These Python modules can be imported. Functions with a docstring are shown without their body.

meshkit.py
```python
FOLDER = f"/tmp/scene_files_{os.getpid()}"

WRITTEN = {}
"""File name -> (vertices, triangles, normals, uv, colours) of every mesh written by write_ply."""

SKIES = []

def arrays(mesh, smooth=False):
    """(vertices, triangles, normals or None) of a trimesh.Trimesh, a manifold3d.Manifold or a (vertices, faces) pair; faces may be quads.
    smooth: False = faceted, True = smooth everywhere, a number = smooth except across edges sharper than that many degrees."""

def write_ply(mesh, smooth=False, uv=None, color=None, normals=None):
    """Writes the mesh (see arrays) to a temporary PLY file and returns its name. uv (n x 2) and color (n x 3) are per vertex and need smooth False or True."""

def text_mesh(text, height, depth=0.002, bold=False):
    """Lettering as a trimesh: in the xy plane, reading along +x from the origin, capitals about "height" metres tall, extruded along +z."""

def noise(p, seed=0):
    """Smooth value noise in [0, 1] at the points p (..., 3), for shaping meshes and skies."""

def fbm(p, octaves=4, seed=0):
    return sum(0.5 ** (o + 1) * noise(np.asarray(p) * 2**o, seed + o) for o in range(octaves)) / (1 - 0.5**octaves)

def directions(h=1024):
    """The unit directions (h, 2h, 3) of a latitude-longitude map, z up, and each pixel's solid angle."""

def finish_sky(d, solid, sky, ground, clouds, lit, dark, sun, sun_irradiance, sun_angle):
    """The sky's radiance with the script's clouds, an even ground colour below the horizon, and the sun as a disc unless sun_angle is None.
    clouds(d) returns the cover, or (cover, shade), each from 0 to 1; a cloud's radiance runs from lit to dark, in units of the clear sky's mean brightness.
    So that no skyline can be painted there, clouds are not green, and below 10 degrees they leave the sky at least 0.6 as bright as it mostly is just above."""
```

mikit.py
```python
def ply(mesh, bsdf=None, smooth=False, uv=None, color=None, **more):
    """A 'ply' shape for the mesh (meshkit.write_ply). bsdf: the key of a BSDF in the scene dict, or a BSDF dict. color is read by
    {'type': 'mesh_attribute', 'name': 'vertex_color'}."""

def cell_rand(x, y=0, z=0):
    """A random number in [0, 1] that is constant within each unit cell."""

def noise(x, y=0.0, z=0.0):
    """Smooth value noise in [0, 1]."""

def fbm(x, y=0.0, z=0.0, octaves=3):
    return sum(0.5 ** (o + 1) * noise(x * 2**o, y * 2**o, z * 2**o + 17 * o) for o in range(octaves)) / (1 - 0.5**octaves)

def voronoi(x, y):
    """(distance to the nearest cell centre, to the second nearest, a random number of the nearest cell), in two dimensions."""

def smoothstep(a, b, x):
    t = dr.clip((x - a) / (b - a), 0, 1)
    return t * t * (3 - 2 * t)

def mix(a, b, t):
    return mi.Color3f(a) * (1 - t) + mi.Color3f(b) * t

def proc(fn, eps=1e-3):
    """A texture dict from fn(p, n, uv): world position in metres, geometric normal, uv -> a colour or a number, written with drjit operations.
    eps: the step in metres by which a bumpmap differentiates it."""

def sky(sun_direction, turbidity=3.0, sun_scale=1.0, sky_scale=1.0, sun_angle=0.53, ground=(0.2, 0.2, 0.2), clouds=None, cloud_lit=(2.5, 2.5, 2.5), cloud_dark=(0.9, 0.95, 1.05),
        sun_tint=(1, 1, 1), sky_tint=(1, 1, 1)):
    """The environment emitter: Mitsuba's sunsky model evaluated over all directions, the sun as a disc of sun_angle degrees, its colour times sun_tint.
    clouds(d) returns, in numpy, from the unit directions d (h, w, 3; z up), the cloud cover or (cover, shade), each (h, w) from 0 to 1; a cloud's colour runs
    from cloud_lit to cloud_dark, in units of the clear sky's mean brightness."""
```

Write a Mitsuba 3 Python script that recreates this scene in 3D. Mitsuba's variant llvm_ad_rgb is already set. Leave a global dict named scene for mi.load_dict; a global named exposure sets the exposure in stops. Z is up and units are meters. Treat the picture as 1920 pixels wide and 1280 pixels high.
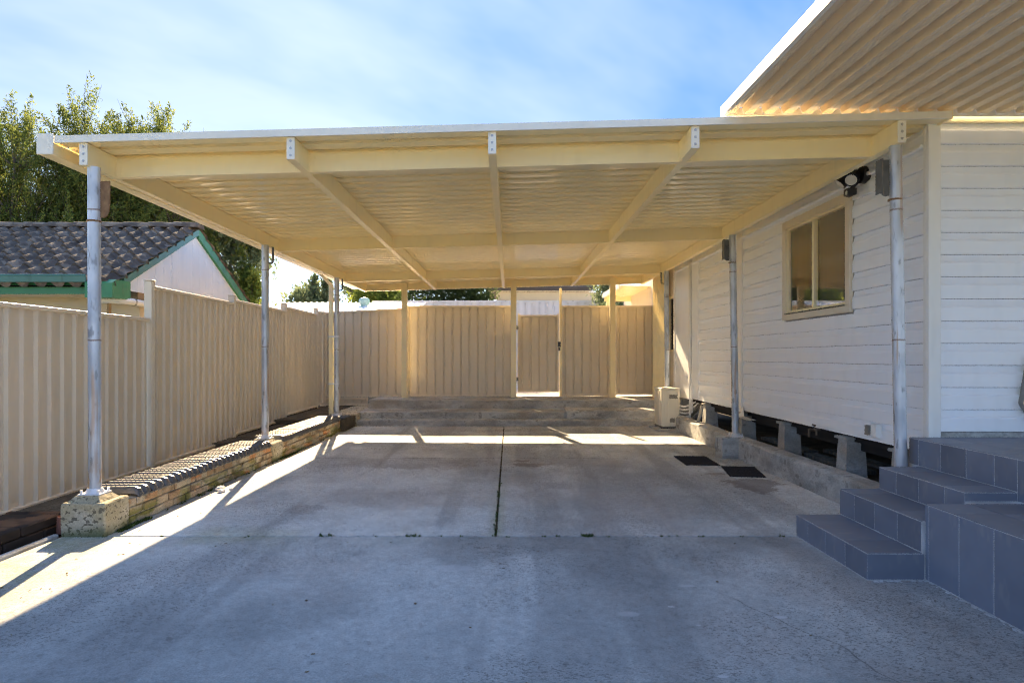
import math, random
import numpy as np
import trimesh
from shapely.geometry import Polygon, box as sbox
import drjit as dr
import mitsuba as mi
import meshkit, mikit
from mikit import noise, fbm, voronoi, cell_rand, smoothstep, mix

T = mi.ScalarTransform4f
scene, labels = {}, {}
R = random.Random(7)
RNG = np.random.default_rng(11)

# ------------------------------------------------------------------ camera, sky, exposure
CAM_Z = 1.545
scene['camera'] = {'type': 'perspective', 'fov': 73.74, 'fov_axis': 'x', 'near_clip': 0.05, 'far_clip': 2000.0,
                   'principal_point_offset_x': 0.0026, 'principal_point_offset_y': -0.0219,
                   'to_world': T().look_at(origin=[0, 0, CAM_Z], target=[0, 10, CAM_Z], up=[0, 0, 1])}


SKY_AT = 35.52


def cirrus(d):
    """Thin high cloud, streaked along one direction and denser towards the horizon."""
    z = np.maximum(d[..., 2], 0.03)
    p = np.stack([d[..., 0] / (z + 0.25), d[..., 1] / (z + 0.25), np.full(z.shape, 0.5)], -1)
    q = np.stack([p[..., 0] * 0.9 + p[..., 1] * 0.5, p[..., 1] * 1.1 - p[..., 0] * 0.9, p[..., 2]], -1)
    soft = meshkit.fbm(q * np.array([1.6, 2.3, 1]), 6, 3)
    broad = meshkit.fbm(p * 0.8 + SKY_AT, 3, 9)
    veil = np.clip(0.34 + 1.8 * (soft - 0.47) + 1.7 * (broad - 0.5), 0.0, 1.0)
    low = np.clip(1 - d[..., 2] / 0.40, 0, 1) ** 1.3
    veil = np.clip(veil + 0.75 * low, 0, 1)
    return 0.96 - 0.42 * low ** 2, 1 - veil


SUN = (-0.21, 1.0, 0.61)
scene['sky'] = mikit.sky(SUN, turbidity=2.5, sun_scale=0.82, sun_tint=(1.0, 0.94, 0.83), sky_tint=(0.88, 0.98, 1.14), clouds=cirrus,
                         cloud_lit=(0.43, 0.525, 0.73), cloud_dark=(0.105, 0.265, 0.62), ground=(0.25, 0.24, 0.22))
exposure = 4.28


# ------------------------------------------------------------------ helpers
def add(key, mesh, bsdf, smooth=False, color=None):
    """Adds one shape; a taken key gets the next number."""
    if key in scene:
        n = 1
        while f'{key}_{n:03d}' in scene:
            n += 1
        key = f'{key}_{n:03d}'
    scene[key] = mikit.ply(mesh, bsdf, smooth=smooth, color=color)
    return key


USED = {}


def thing(name, label=None, cat=None, group=None, kind=None):
    """A key that the parts' keys start with."""
    n = USED.get(name, 0)
    USED[name] = n + 1
    key = name if n == 0 else f'{name}_{n:03d}'
    e = {}
    if label:
        e['label'] = label
    if cat:
        e['category'] = cat
    if group:
        e['group'] = group
    if kind:
        e['kind'] = kind
    labels[key] = e
    return key


COUNT = {}


def part(parent, name, mesh, bsdf, smooth=False, label=None, kind=None, color=None):
    k0 = f'{parent}__{name}'
    n = COUNT.get(k0, 0)
    COUNT[k0] = n + 1
    key = k0 if n == 0 else f'{k0}_{n:03d}'
    scene[key] = mikit.ply(mesh, bsdf, smooth=smooth, color=color)
    if label or kind:
        labels[key] = {k: v for k, v in (('label', label), ('kind', kind)) if v}
    return key


def bx(x0, x1, y0, y1, z0, z1, c=0.0):
    """A box, its edges chamfered by c."""
    x0, x1 = min(x0, x1), max(x0, x1)
    y0, y1 = min(y0, y1), max(y0, y1)
    z0, z1 = min(z0, z1), max(z0, z1)
    if c <= 0:
        m = trimesh.creation.box(extents=(x1 - x0, y1 - y0, z1 - z0))
        m.apply_translation(((x0 + x1) / 2, (y0 + y1) / 2, (z0 + z1) / 2))
        return m
    c = min(c, 0.45 * min(x1 - x0, y1 - y0, z1 - z0))
    P = []
    for a in (0, 1):
        for b in (0, 1):
            for d in (0, 1):
                X, Y, Z = (x0, x1)[a], (y0, y1)[b], (z0, z1)[d]
                sx, sy, sz = (c, -c)[a], (c, -c)[b], (c, -c)[d]
                P += [(X, Y + sy, Z + sz), (X + sx, Y, Z + sz), (X + sx, Y + sy, Z)]
    return trimesh.convex.convex_hull(np.array(P))


def cat(*ms):
    return trimesh.util.concatenate([m for m in ms])


def cyl(p0, p1, r0, r1=None, n=16, caps=True):
    """A tapered cylinder from p0 to p1."""
    p0, p1 = np.array(p0, float), np.array(p1, float)
    r1 = r0 if r1 is None else r1
    t = (p1 - p0) / max(np.linalg.norm(p1 - p0), 1e-9)
    a = np.cross(t, [0, 0, 1.0] if abs(t[2]) < 0.9 else [1.0, 0, 0])
    a /= np.linalg.norm(a)
    b = np.cross(t, a)
    g = np.arange(n) * 2 * np.pi / n
    ring = np.cos(g)[:, None] * a + np.sin(g)[:, None] * b
    v = np.vstack([p0 + r0 * ring, p1 + r1 * ring, [p0], [p1]])
    i = np.arange(n)
    j = (i + 1) % n
    f = [np.stack([i, j, j + n], 1), np.stack([i, j + n, i + n], 1)]
    if caps:
        f += [np.stack([j, i, i * 0 + 2 * n], 1), np.stack([i + n, j + n, i * 0 + 2 * n + 1], 1)]
    m = trimesh.Trimesh(v, np.vstack(f), process=False)
    m.fix_normals() if False else None
    return m


def pipe(points, r, n=10):
    """A round tube along a polyline."""
    p = np.array(points, float)
    t = np.gradient(p, axis=0)
    t /= np.linalg.norm(t, axis=1, keepdims=True)
    up = np.array([0, 0, 1.0])
    v, f = [], []
    a = None
    for k in range(len(p)):
        if a is None:
            a = np.cross(t[k], up if abs(t[k, 2]) < 0.9 else [1.0, 0, 0])
        a = a - t[k] * (a @ t[k])
        a /= np.linalg.norm(a)
        b = np.cross(t[k], a)
        g = np.arange(n) * 2 * np.pi / n
        v.append(p[k] + r * (np.cos(g)[:, None] * a + np.sin(g)[:, None] * b))
    i = np.arange(n)
    j = (i + 1) % n
    for k in range(len(p) - 1):
        o = k * n
        f += [np.stack([o + i, o + j, o + n + j], 1), np.stack([o + i, o + n + j, o + n + i], 1)]
    e = (len(p) - 1) * n
    v.append([p[0], p[-1]])
    f += [np.stack([j, i, i * 0 + len(p) * n], 1), np.stack([e + i, e + j, i * 0 + len(p) * n + 1], 1)]
    return trimesh.Trimesh(np.vstack(v), np.vstack(f), process=False)


def spline(points, n=24):
    """Catmull-Rom through the points."""
    P = np.array(points, float)
    P = np.vstack([2 * P[0] - P[1], P, 2 * P[-1] - P[-2]])
    out = []
    m = len(P) - 3
    for s in range(m):
        for t in np.linspace(0, 1, max(2, n // m), endpoint=s == m - 1):
            a, b, c, d = P[s:s + 4]
            out.append(0.5 * (2 * b + (c - a) * t + (2 * a - 5 * b + 4 * c - d) * t * t + (3 * b - a - 3 * c + d) * t ** 3))
    return np.array(out)


def strip(prof, o, u, w, v, l):
    """An open sheet: the profile [(s, h)] lies in the plane of u (along) and w (out) at o, and is swept by l along v."""
    o, u, w, v = (np.array(x, float) for x in (o, u, w, v))
    P = np.array([o + s * u + h * w for s, h in prof])
    n = len(P)
    V = np.vstack([P, P + l * v])
    i = np.arange(n - 1)
    return trimesh.Trimesh(V, np.vstack([np.stack([i, i + 1, i + 1 + n], 1), np.stack([i, i + 1 + n, i + n], 1)]), process=False)


def prism(poly, axis, a0, a1):
    """A closed prism of the 2-D polygon swept along 'x' (poly is y,z), 'y' (poly is x,z) or 'z' (poly is x,y)."""
    P = poly if isinstance(poly, Polygon) else Polygon(poly)
    m = trimesh.creation.extrude_polygon(P, a1 - a0, engine='earcut')
    v = np.array(m.vertices)
    if axis == 'x':
        v = np.stack([v[:, 2] + a0, v[:, 0], v[:, 1]], 1)
        m = trimesh.Trimesh(v, m.faces, process=False)
    elif axis == 'y':
        v = np.stack([v[:, 0], v[:, 2] + a0, v[:, 1]], 1)
        m = trimesh.Trimesh(v, m.faces[:, ::-1], process=False)
    else:
        v[:, 2] += a0
        m = trimesh.Trimesh(v, m.faces, process=False)
    return m


def hull(pts):
    return trimesh.convex.convex_hull(np.array(pts, float))


def ngon(cx, cy, r, n, ph=0.0):
    return [(cx + r * math.cos(ph + k * 2 * math.pi / n), cy + r * math.sin(ph + k * 2 * math.pi / n)) for k in range(n)]


# ------------------------------------------------------------------ materials
def P(key, color, rough=0.5, spec=0.5, metallic=0.0, bump=None, bump_scale=1.0, eps=1e-3, clear=0.0, clear_gloss=0.8, two=True):
    d = {'type': 'principled', 'roughness': rough, 'metallic': metallic, 'specular': spec}
    d['base_color'] = {'type': 'rgb', 'value': list(color)} if isinstance(color, (tuple, list)) else mikit.proc(color)
    if clear:
        d['clearcoat'] = clear
        d['clearcoat_gloss'] = clear_gloss
    if bump:
        d = {'type': 'bumpmap', 'tex': mikit.proc(bump, eps), 'scale': bump_scale, 'bsdf': d}
    scene[key] = {'type': 'twosided', 'bsdf': d} if two else d


def g(v):
    return mi.Color3f(v)


def concrete_color(p, n, uv):
    a = fbm(p.x * 0.55, p.y * 0.4, p.z, 4)
    b = fbm(p.x * 3.1 + 7, p.y * 2.6, p.z * 3, 4)
    c = fbm(p.x * 26, p.y * 26, p.z * 26, 3)
    f = noise(p.x * 150, p.y * 150, p.z * 150)
    col = mix((0.39, 0.405, 0.405), (0.555, 0.57, 0.565), smoothstep(0.28, 0.7, a * 0.6 + b * 0.4))
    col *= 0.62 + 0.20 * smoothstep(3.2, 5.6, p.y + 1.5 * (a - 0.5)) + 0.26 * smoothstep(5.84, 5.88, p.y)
    # darker traffic film in long soft blotches
    d = fbm(p.x * 0.9 + 3.3, p.y * 0.7 + 9, 2.0, 4)
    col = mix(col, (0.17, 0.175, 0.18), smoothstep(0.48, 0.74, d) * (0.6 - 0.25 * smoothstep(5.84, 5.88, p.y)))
    tyre = fbm(p.x * 3.2 + 4, p.y * 0.28, 6.0, 4)
    col = mix(col, (0.15, 0.15, 0.158), smoothstep(0.50, 0.68, tyre) * 0.32)
    speck = noise(p.x * 21 + 5, p.y * 21, 1.0) * noise(p.x * 33, p.y * 37 + 2, 2.0)
    col = mix(col, (0.09, 0.088, 0.085), smoothstep(0.66, 0.74, speck) * 0.3)
    # pinkish patches
    e = fbm(p.x * 0.8 + 31, p.y * 0.8, 5.0, 3)
    col = mix(col, (0.36, 0.33, 0.31), smoothstep(0.54, 0.74, e) * 0.35)
    # pitted, worn top with dark grit
    wear = smoothstep(0.46, 0.62, fbm(p.x * 1.3 + 50, p.y * 1.3, 1.0, 3))
    pit = smoothstep(0.54, 0.74, fbm(p.x * 75, p.y * 120, 3.0, 3)) * (0.25 + 0.75 * wear)
    col = mix(col, (0.10, 0.098, 0.096), pit * 0.6)
    col *= 0.84 + 0.32 * c
    col *= 0.86 + 0.28 * f
    # moss: along the left edge and by the joints
    edge = smoothstep(-2.6, -3.75, p.x + 0.8 * (b - 0.5))
    joint = smoothstep(0.42, 0.0, dr.abs(p.y - 5.87) + 0.5 * (b - 0.5)) * smoothstep(0.5, 0.62, fbm(p.x * 0.9, 3.0, 1.0, 2))
    band = smoothstep(0.12, 0.0, dr.abs(p.x + 0.118) + 0.1 * (b - 0.4)) * smoothstep(9.5, 6.0, p.y) * smoothstep(5.8, 5.9, p.y)
    m = dr.clip(edge * smoothstep(0.35, 0.6, b) * smoothstep(8.0, 5.0, p.y) + joint * 0.55 + band * 0.7, 0, 1)
    col = mix(col, mix((0.17, 0.18, 0.07), (0.30, 0.29, 0.12), c), m * 0.6)
    # oily stains and pale splashes, each where it lies on the slab
    for sx, sy, rx, ry, k in ((2.95, 8.25, 0.34, 0.42, 0.6), (2.75, 9.0, 0.16, 0.1, 0.45), (0.3, 9.75, 0.30, 0.16, 0.5), (0.18, 10.1, 0.14, 0.10, 0.5), (3.0, 11.9, 0.28, 0.3, 0.4), (-2.05, 6.9, 0.16, 0.2, 0.3), (-1.3, 9.9, 1.0, 0.5, 0.22)):
        r = dr.sqrt(dr.square((p.x - sx) / rx) + dr.square((p.y - sy) / ry)) + 1.4 * (b - 0.5) + 0.6 * (c - 0.5)
        col = mix(col, (0.13, 0.10, 0.09), smoothstep(1.1, 0.75, r) * k)
    for sx, sy, rx, ry, k in ((-0.37, 4.98, 0.17, 0.10, 0.45), (0.0, 5.25, 0.1, 0.03, 0.3), (0.72, 4.1, 0.09, 0.05, 0.4), (1.03, 3.3, 0.035, 0.018, 0.9), (1.0, 4.22, 0.02, 0.012, 0.9), (1.09, 3.93, 0.016, 0.01, 0.9), (0.95, 3.02, 0.03, 0.02, 0.9), (1.6, 4.05, 0.04, 0.015, 0.9), (1.2, 4.6, 0.06, 0.02, 0.5)):
        r = dr.sqrt(dr.square((p.x - sx) / rx) + dr.square((p.y - sy) / ry)) + 1.2 * (b - 0.5)
        col = mix(col, (0.48, 0.48, 0.49), smoothstep(1.1, 0.8, r) * k)
    # hairline cracks
    w1 = dr.abs(p.x - 1.62 - 0.35 * (p.y - 3.9) * -1.2 + 0.12 * (fbm(p.y * 3, 1.0, 2.0, 3) - 0.5))
    col = mix(col, (0.07, 0.065, 0.06), 0.6 * smoothstep(0.007, 0.002, w1) * smoothstep(4.6, 4.3, p.y) * smoothstep(2.2, 2.6, p.y))
    w2 = dr.abs(p.y - 10.35 + 0.03 * (noise(p.x * 2) - 0.5))
    col = mix(col, (0.10, 0.095, 0.09), smoothstep(0.02, 0.006, w2) * smoothstep(0.2, 0.45, noise(p.x * 3 + 5)) * 0.8)
    return col


def concrete_bump(p, n, uv):
    return fbm(p.x * 60, p.y * 60, p.z * 60, 2) * 0.0012


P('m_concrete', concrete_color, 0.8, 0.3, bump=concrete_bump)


def old_concrete(p, n, uv):
    a = fbm(p.x * 2.2, p.y * 2.2, p.z * 4.0, 4)
    b = fbm(p.x * 9 + 3, p.y * 9, p.z * 9, 4)
    c = noise(p.x * 70, p.y * 70, p.z * 70)
    col = mix((0.26, 0.26, 0.255), (0.50, 0.50, 0.49), smoothstep(0.3, 0.7, a * 0.6 + b * 0.4))
    col = mix(col, (0.33, 0.27, 0.21), smoothstep(0.54, 0.72, fbm(p.x * 1.6 + 9, p.y * 1.6, p.z * 2, 3)) * 0.45)
    col = mix(col, (0.09, 0.085, 0.08), smoothstep(0.57, 0.75, b) * 0.6)
    return col * (0.82 + 0.36 * c)


P('m_oldconcrete', old_concrete, 0.88, 0.25, bump=lambda p, n, uv: fbm(p.x * 22, p.y * 22, p.z * 22, 3) * 0.008)


def mossy(p, n, uv):
    a = fbm(p.x * 4, p.y * 4, p.z * 5, 4)
    b = fbm(p.x * 38 + 3, p.y * 38, p.z * 38, 3)
    c = noise(p.x * 90, p.y * 60, p.z * 60)
    col = mix((0.36, 0.33, 0.26), (0.52, 0.48, 0.39), a)
    col = mix(col, (0.33, 0.27, 0.13), smoothstep(0.47, 0.66, fbm(p.x * 3 + 8, p.y * 3, p.z * 3, 3)) * 0.45)
    col = mix(col, (0.07, 0.065, 0.05), smoothstep(0.56, 0.68, b) * 0.75)
    col = mix(col, (0.08, 0.10, 0.03), smoothstep(0.13, 0.0, p.z + 0.16 * (a - 0.45)) * 0.8)
    return col * (0.8 + 0.4 * c)


P('m_mossy', mossy, 0.92, 0.2, bump=lambda p, n, uv: fbm(p.x * 25, p.y * 25, p.z * 25, 3) * 0.01)


def brick_color(p, n, uv):
    k = cell_rand(dr.floor((p.y + 0.12 * cell_rand(dr.floor(p.z / 0.083), 3)) / 0.24), dr.floor(p.z / 0.083), 5)
    a = fbm(p.x * 7, p.y * 7, p.z * 9, 4)
    c = noise(p.x * 80, p.y * 80, p.z * 80)
    col = mix((0.38, 0.26, 0.16), (0.50, 0.43, 0.32), smoothstep(0.2, 0.8, k))
    col *= 0.88
    col = mix(col, (0.46, 0.20, 0.08), smoothstep(0.8, 0.92, cell_rand(dr.floor(p.y / 0.24), dr.floor(p.z / 0.083), 8)) * 0.8)
    col = mix(col, (0.11, 0.14, 0.025), smoothstep(0.47, 0.58, fbm(p.y * 2.6 + 2, p.z * 5, 1.0, 3)) * smoothstep(0.22, 0.08, p.z) * 0.75)
    col = mix(col, (0.12, 0.09, 0.06), smoothstep(0.55, 0.72, a) * 0.7)
    col = mix(col, (0.42, 0.39, 0.32), smoothstep(0.5, 0.66, fbm(p.x * 9, p.y * 5 + 7, p.z * 12, 4)) * 0.6)
    return col * (0.75 + 0.5 * c)


P('m_brick', brick_color, 0.9, 0.2, bump=lambda p, n, uv: fbm(p.x * 30, p.y * 30, p.z * 30, 3) * 0.008)
P('m_mortar', lambda p, n, uv: mix((0.20, 0.18, 0.14), (0.36, 0.33, 0.27), fbm(p.x * 12, p.y * 12, p.z * 12, 3)), 0.95, 0.1)
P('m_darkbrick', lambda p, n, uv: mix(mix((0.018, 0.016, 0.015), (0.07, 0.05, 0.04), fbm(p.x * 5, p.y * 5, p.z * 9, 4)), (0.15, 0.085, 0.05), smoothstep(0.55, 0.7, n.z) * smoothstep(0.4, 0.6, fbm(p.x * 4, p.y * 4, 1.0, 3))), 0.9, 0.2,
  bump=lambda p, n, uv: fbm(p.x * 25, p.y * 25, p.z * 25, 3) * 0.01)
P('m_terracotta', lambda p, n, uv: mix((0.20, 0.09, 0.07), (0.30, 0.15, 0.12), fbm(p.x * 20, p.y * 20, p.z * 20, 3)), 0.8, 0.3)


def soil_color(p, n, uv):
    a = fbm(p.x * 5, p.y * 5, p.z * 5, 4)
    return mix((0.05, 0.04, 0.03), (0.16, 0.135, 0.10), a) * (0.7 + 0.6 * noise(p.x * 55, p.y * 55, p.z * 55))


P('m_soil', soil_color, 0.95, 0.1, bump=lambda p, n, uv: fbm(p.x * 18, p.y * 18, p.z * 18, 3) * 0.03)
P('m_grassground', lambda p, n, uv: mix((0.09, 0.105, 0.05), (0.19, 0.18, 0.10), fbm(p.x * 0.8, p.y * 0.8, 1.0, 4)), 0.95, 0.1)


def painted(base, var=0.06, dirt=0.08):
    b = np.array(base)

    def f(p, n, uv):
        a = fbm(p.x * 1.7, p.y * 1.7, p.z * 1.2, 3)
        c = fbm(p.x * 11 + 3, p.y * 11, p.z * 2.2, 3)
        return mi.Color3f(*[float(v) for v in b]) * (1 - var + 2 * var * a) * (1 - dirt * smoothstep(0.5, 0.75, c))
    return f


def oilcan(p, n, uv):
    return fbm(p.x * 2.6, p.y * 2.6, p.z * 1.6, 2) * 0.004


P('m_fence', painted((0.63, 0.55, 0.43), 0.04, 0.05), 0.34, 0.5)
P('m_fencetrim', painted((0.68, 0.60, 0.47), 0.04, 0.05), 0.35, 0.5)
P('m_cream', painted((0.87, 0.75, 0.45), 0.03, 0.04), 0.26, 0.5)
P('m_soffit', painted((0.86, 0.74, 0.45), 0.03, 0.03), 0.075, 0.7)
P('m_patio', painted((0.76, 0.62, 0.42), 0.03, 0.03), 0.24, 0.5)
P('m_offwhite', painted((0.78, 0.76, 0.68), 0.03, 0.05), 0.3, 0.5)
P('m_siding', painted((0.82, 0.85, 0.90), 0.02, 0.03), 0.32, 0.45)
P('m_screw', (0.45, 0.45, 0.46), 0.35, 0.5, 0.8)
P('m_white', painted((0.80, 0.80, 0.78), 0.03, 0.06), 0.4, 0.45)
P('m_ac', painted((0.70, 0.66, 0.56), 0.03, 0.05), 0.42, 0.45)
P('m_acdark', (0.22, 0.205, 0.18), 0.5, 0.4)
P('m_black', (0.012, 0.012, 0.014), 0.35, 0.5)
P('m_lens', (0.62, 0.62, 0.58), 0.15, 0.5)
P('m_mat', lambda p, n, uv: mix((0.012, 0.012, 0.016), (0.05, 0.05, 0.058), noise(p.x * 160, p.y * 160, p.z * 60)), 0.95, 0.1,
  bump=lambda p, n, uv: noise(p.x * 110, p.y * 110, 1.0) * 0.006)


def galv(p, n, uv):
    a = fbm(p.x * 9, p.y * 9, p.z * 4, 4)
    s = fbm(p.x * 30 + 2, p.y * 30, p.z * 8, 3)
    col = mix((0.44, 0.47, 0.52), (0.60, 0.63, 0.68), smoothstep(0.3, 0.7, a))
    col = mix(col, (0.20, 0.21, 0.23), smoothstep(0.60, 0.76, s) * 0.7)
    streak = smoothstep(0.60, 0.74, fbm(p.x * 26, p.y * 26, p.z * 0.9, 3))
    col = mix(col, (0.42, 0.25, 0.12), streak * 0.65)
    ring = fbm(p.x * 12, p.y * 12, 3.0, 2)
    for z in (2.84, 1.69):
        col = mix(col, (0.20, 0.11, 0.07), smoothstep(0.012, 0.003, dr.abs(p.z - z + 0.01 * (ring - 0.5))) * 0.75)
    foot = smoothstep(0.62, 0.36, p.z + 0.35 * (a - 0.5)) * smoothstep(-3.2, -3.4, p.x)
    return mix(col, (0.40, 0.24, 0.10), foot * smoothstep(0.45, 0.6, s) * 0.8)


P('m_galv', galv, 0.42, 0.5, 0.35)
P('m_galvdark', lambda p, n, uv: mix(mix((0.05, 0.055, 0.06), (0.17, 0.18, 0.19), fbm(p.x * 14, p.y * 14, p.z * 9, 4)), (0.25, 0.20, 0.15), smoothstep(0.6, 0.75, fbm(p.x * 40, p.y * 40, p.z * 5, 3)) * 0.7), 0.5, 0.4)
P('m_rust', lambda p, n, uv: mix((0.09, 0.045, 0.025), (0.36, 0.22, 0.12), fbm(p.x * 35, p.y * 35, p.z * 20, 4)), 0.85, 0.2,
  bump=lambda p, n, uv: fbm(p.x * 60, p.y * 60, p.z * 60, 3) * 0.006)
P('m_zincwhite', (0.72, 0.73, 0.76), 0.45, 0.5, 0.2)


def step_tile(p, n, uv):
    a = fbm(p.x * 5, p.y * 5, p.z * 5, 4)
    col = mix((0.125, 0.145, 0.195), (0.175, 0.195, 0.245), a)
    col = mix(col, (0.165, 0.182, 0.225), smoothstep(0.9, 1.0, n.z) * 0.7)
    return mix(col, (0.24, 0.24, 0.25), smoothstep(0.6, 0.78, fbm(p.x * 16, p.y * 16, p.z * 6, 4)) * 0.35)


P('m_steptile', step_tile, 0.48, 0.45)
P('m_steptile_light', lambda p, n, uv: step_tile(p, n, uv) * 1.13, 0.44, 0.45)
P('m_steptile_dark', lambda p, n, uv: step_tile(p, n, uv) * 0.87, 0.52, 0.45)
STEP_TILES = ('m_steptile', 'm_steptile_light', 'm_steptile', 'm_steptile_dark')
P('m_grout', lambda p, n, uv: mix((0.22, 0.225, 0.235), (0.60, 0.61, 0.63), fbm(p.x * 7, p.y * 7, p.z * 7, 4)), 0.9, 0.2)


def coping(p, n, uv):
    a = fbm(p.x * 9, p.y * 9, p.z * 9, 4)
    return mix((0.04, 0.042, 0.047), (0.125, 0.125, 0.13), a) * (0.85 + 0.3 * noise(p.x * 90, p.y * 90, p.z * 90))


P('m_coping', coping, 0.42, 0.5, bump=lambda p, n, uv: fbm(p.x * 45, p.y * 45, p.z * 45, 2) * 0.004)


def roof_tile(p, n, uv):
    a = fbm(p.x * 6, p.y * 6, p.z * 6, 4)
    b = fbm(p.x * 9, p.y * 9, p.z * 9, 4)
    col = mix((0.055, 0.046, 0.042), (0.20, 0.165, 0.135), a)
    col = mix(col, (0.36, 0.29, 0.225), smoothstep(0.48, 0.68, b) * 0.5)
    return col * (0.85 + 0.3 * cell_rand(dr.floor(p.x / 0.23), dr.floor(p.y / 0.27), 2))


P('m_rooftile', roof_tile, 0.85, 0.12, bump=lambda p, n, uv: fbm(p.x * 30, p.y * 30, p.z * 30, 2) * 0.006)
P('m_green', painted((0.045, 0.22, 0.10), 0.08, 0.2), 0.4, 0.45)
P('m_teal', painted((0.07, 0.20, 0.18), 0.08, 0.2), 0.35, 0.5)
P('m_gable', lambda p, n, uv: mix((0.70, 0.72, 0.76), (0.80, 0.82, 0.86), fbm(p.x * 4, p.y * 9, p.z * 0.9, 3)), 0.6, 0.3)
P('m_garagewall', lambda p, n, uv: mix((0.58, 0.50, 0.38), (0.70, 0.62, 0.49), fbm(p.x * 3, p.y * 3, p.z * 3, 3)), 0.8, 0.2)
P('m_timber', lambda p, n, uv: mix((0.26, 0.17, 0.09), (0.42, 0.30, 0.17), fbm(p.x * 2, p.y * 2, p.z * 22, 3)), 0.75, 0.2)
P('m_farcream', painted((0.66, 0.58, 0.44), 0.04, 0.05), 0.6, 0.3)
P('m_fardark', painted((0.09, 0.08, 0.08), 0.1, 0.1), 0.6, 0.3)
P('m_farroof', painted((0.13, 0.10, 0.10), 0.2, 0.2), 0.7, 0.3)
P('m_greyfence', lambda p, n, uv: mix((0.50, 0.51, 0.52), (0.66, 0.67, 0.68), fbm(p.x * 3, p.y * 3, p.z * 1.5, 3)) * (0.86 + 0.14 * cell_rand(dr.floor(p.x / 0.1), 2, 3)), 0.5, 0.4)
P('m_whiteroof', painted((0.72, 0.72, 0.72), 0.05, 0.05), 0.5, 0.4)
P('m_ventgreen', painted((0.40, 0.55, 0.50), 0.05, 0.05), 0.45, 0.5)
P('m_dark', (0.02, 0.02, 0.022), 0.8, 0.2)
P('m_sarking', (0.34, 0.34, 0.36), 0.9, 0.1)
P('m_room', (0.16, 0.15, 0.14), 0.9, 0.1)
P('m_blind', (0.07, 0.075, 0.07), 0.9, 0.1)
P('m_bark', lambda p, n, uv: mix((0.06, 0.045, 0.035), (0.20, 0.17, 0.14), fbm(p.x * 12, p.y * 12, p.z * 4, 3)), 0.9, 0.1)
P('m_paper', (0.72, 0.70, 0.68), 0.9, 0.2)
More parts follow.
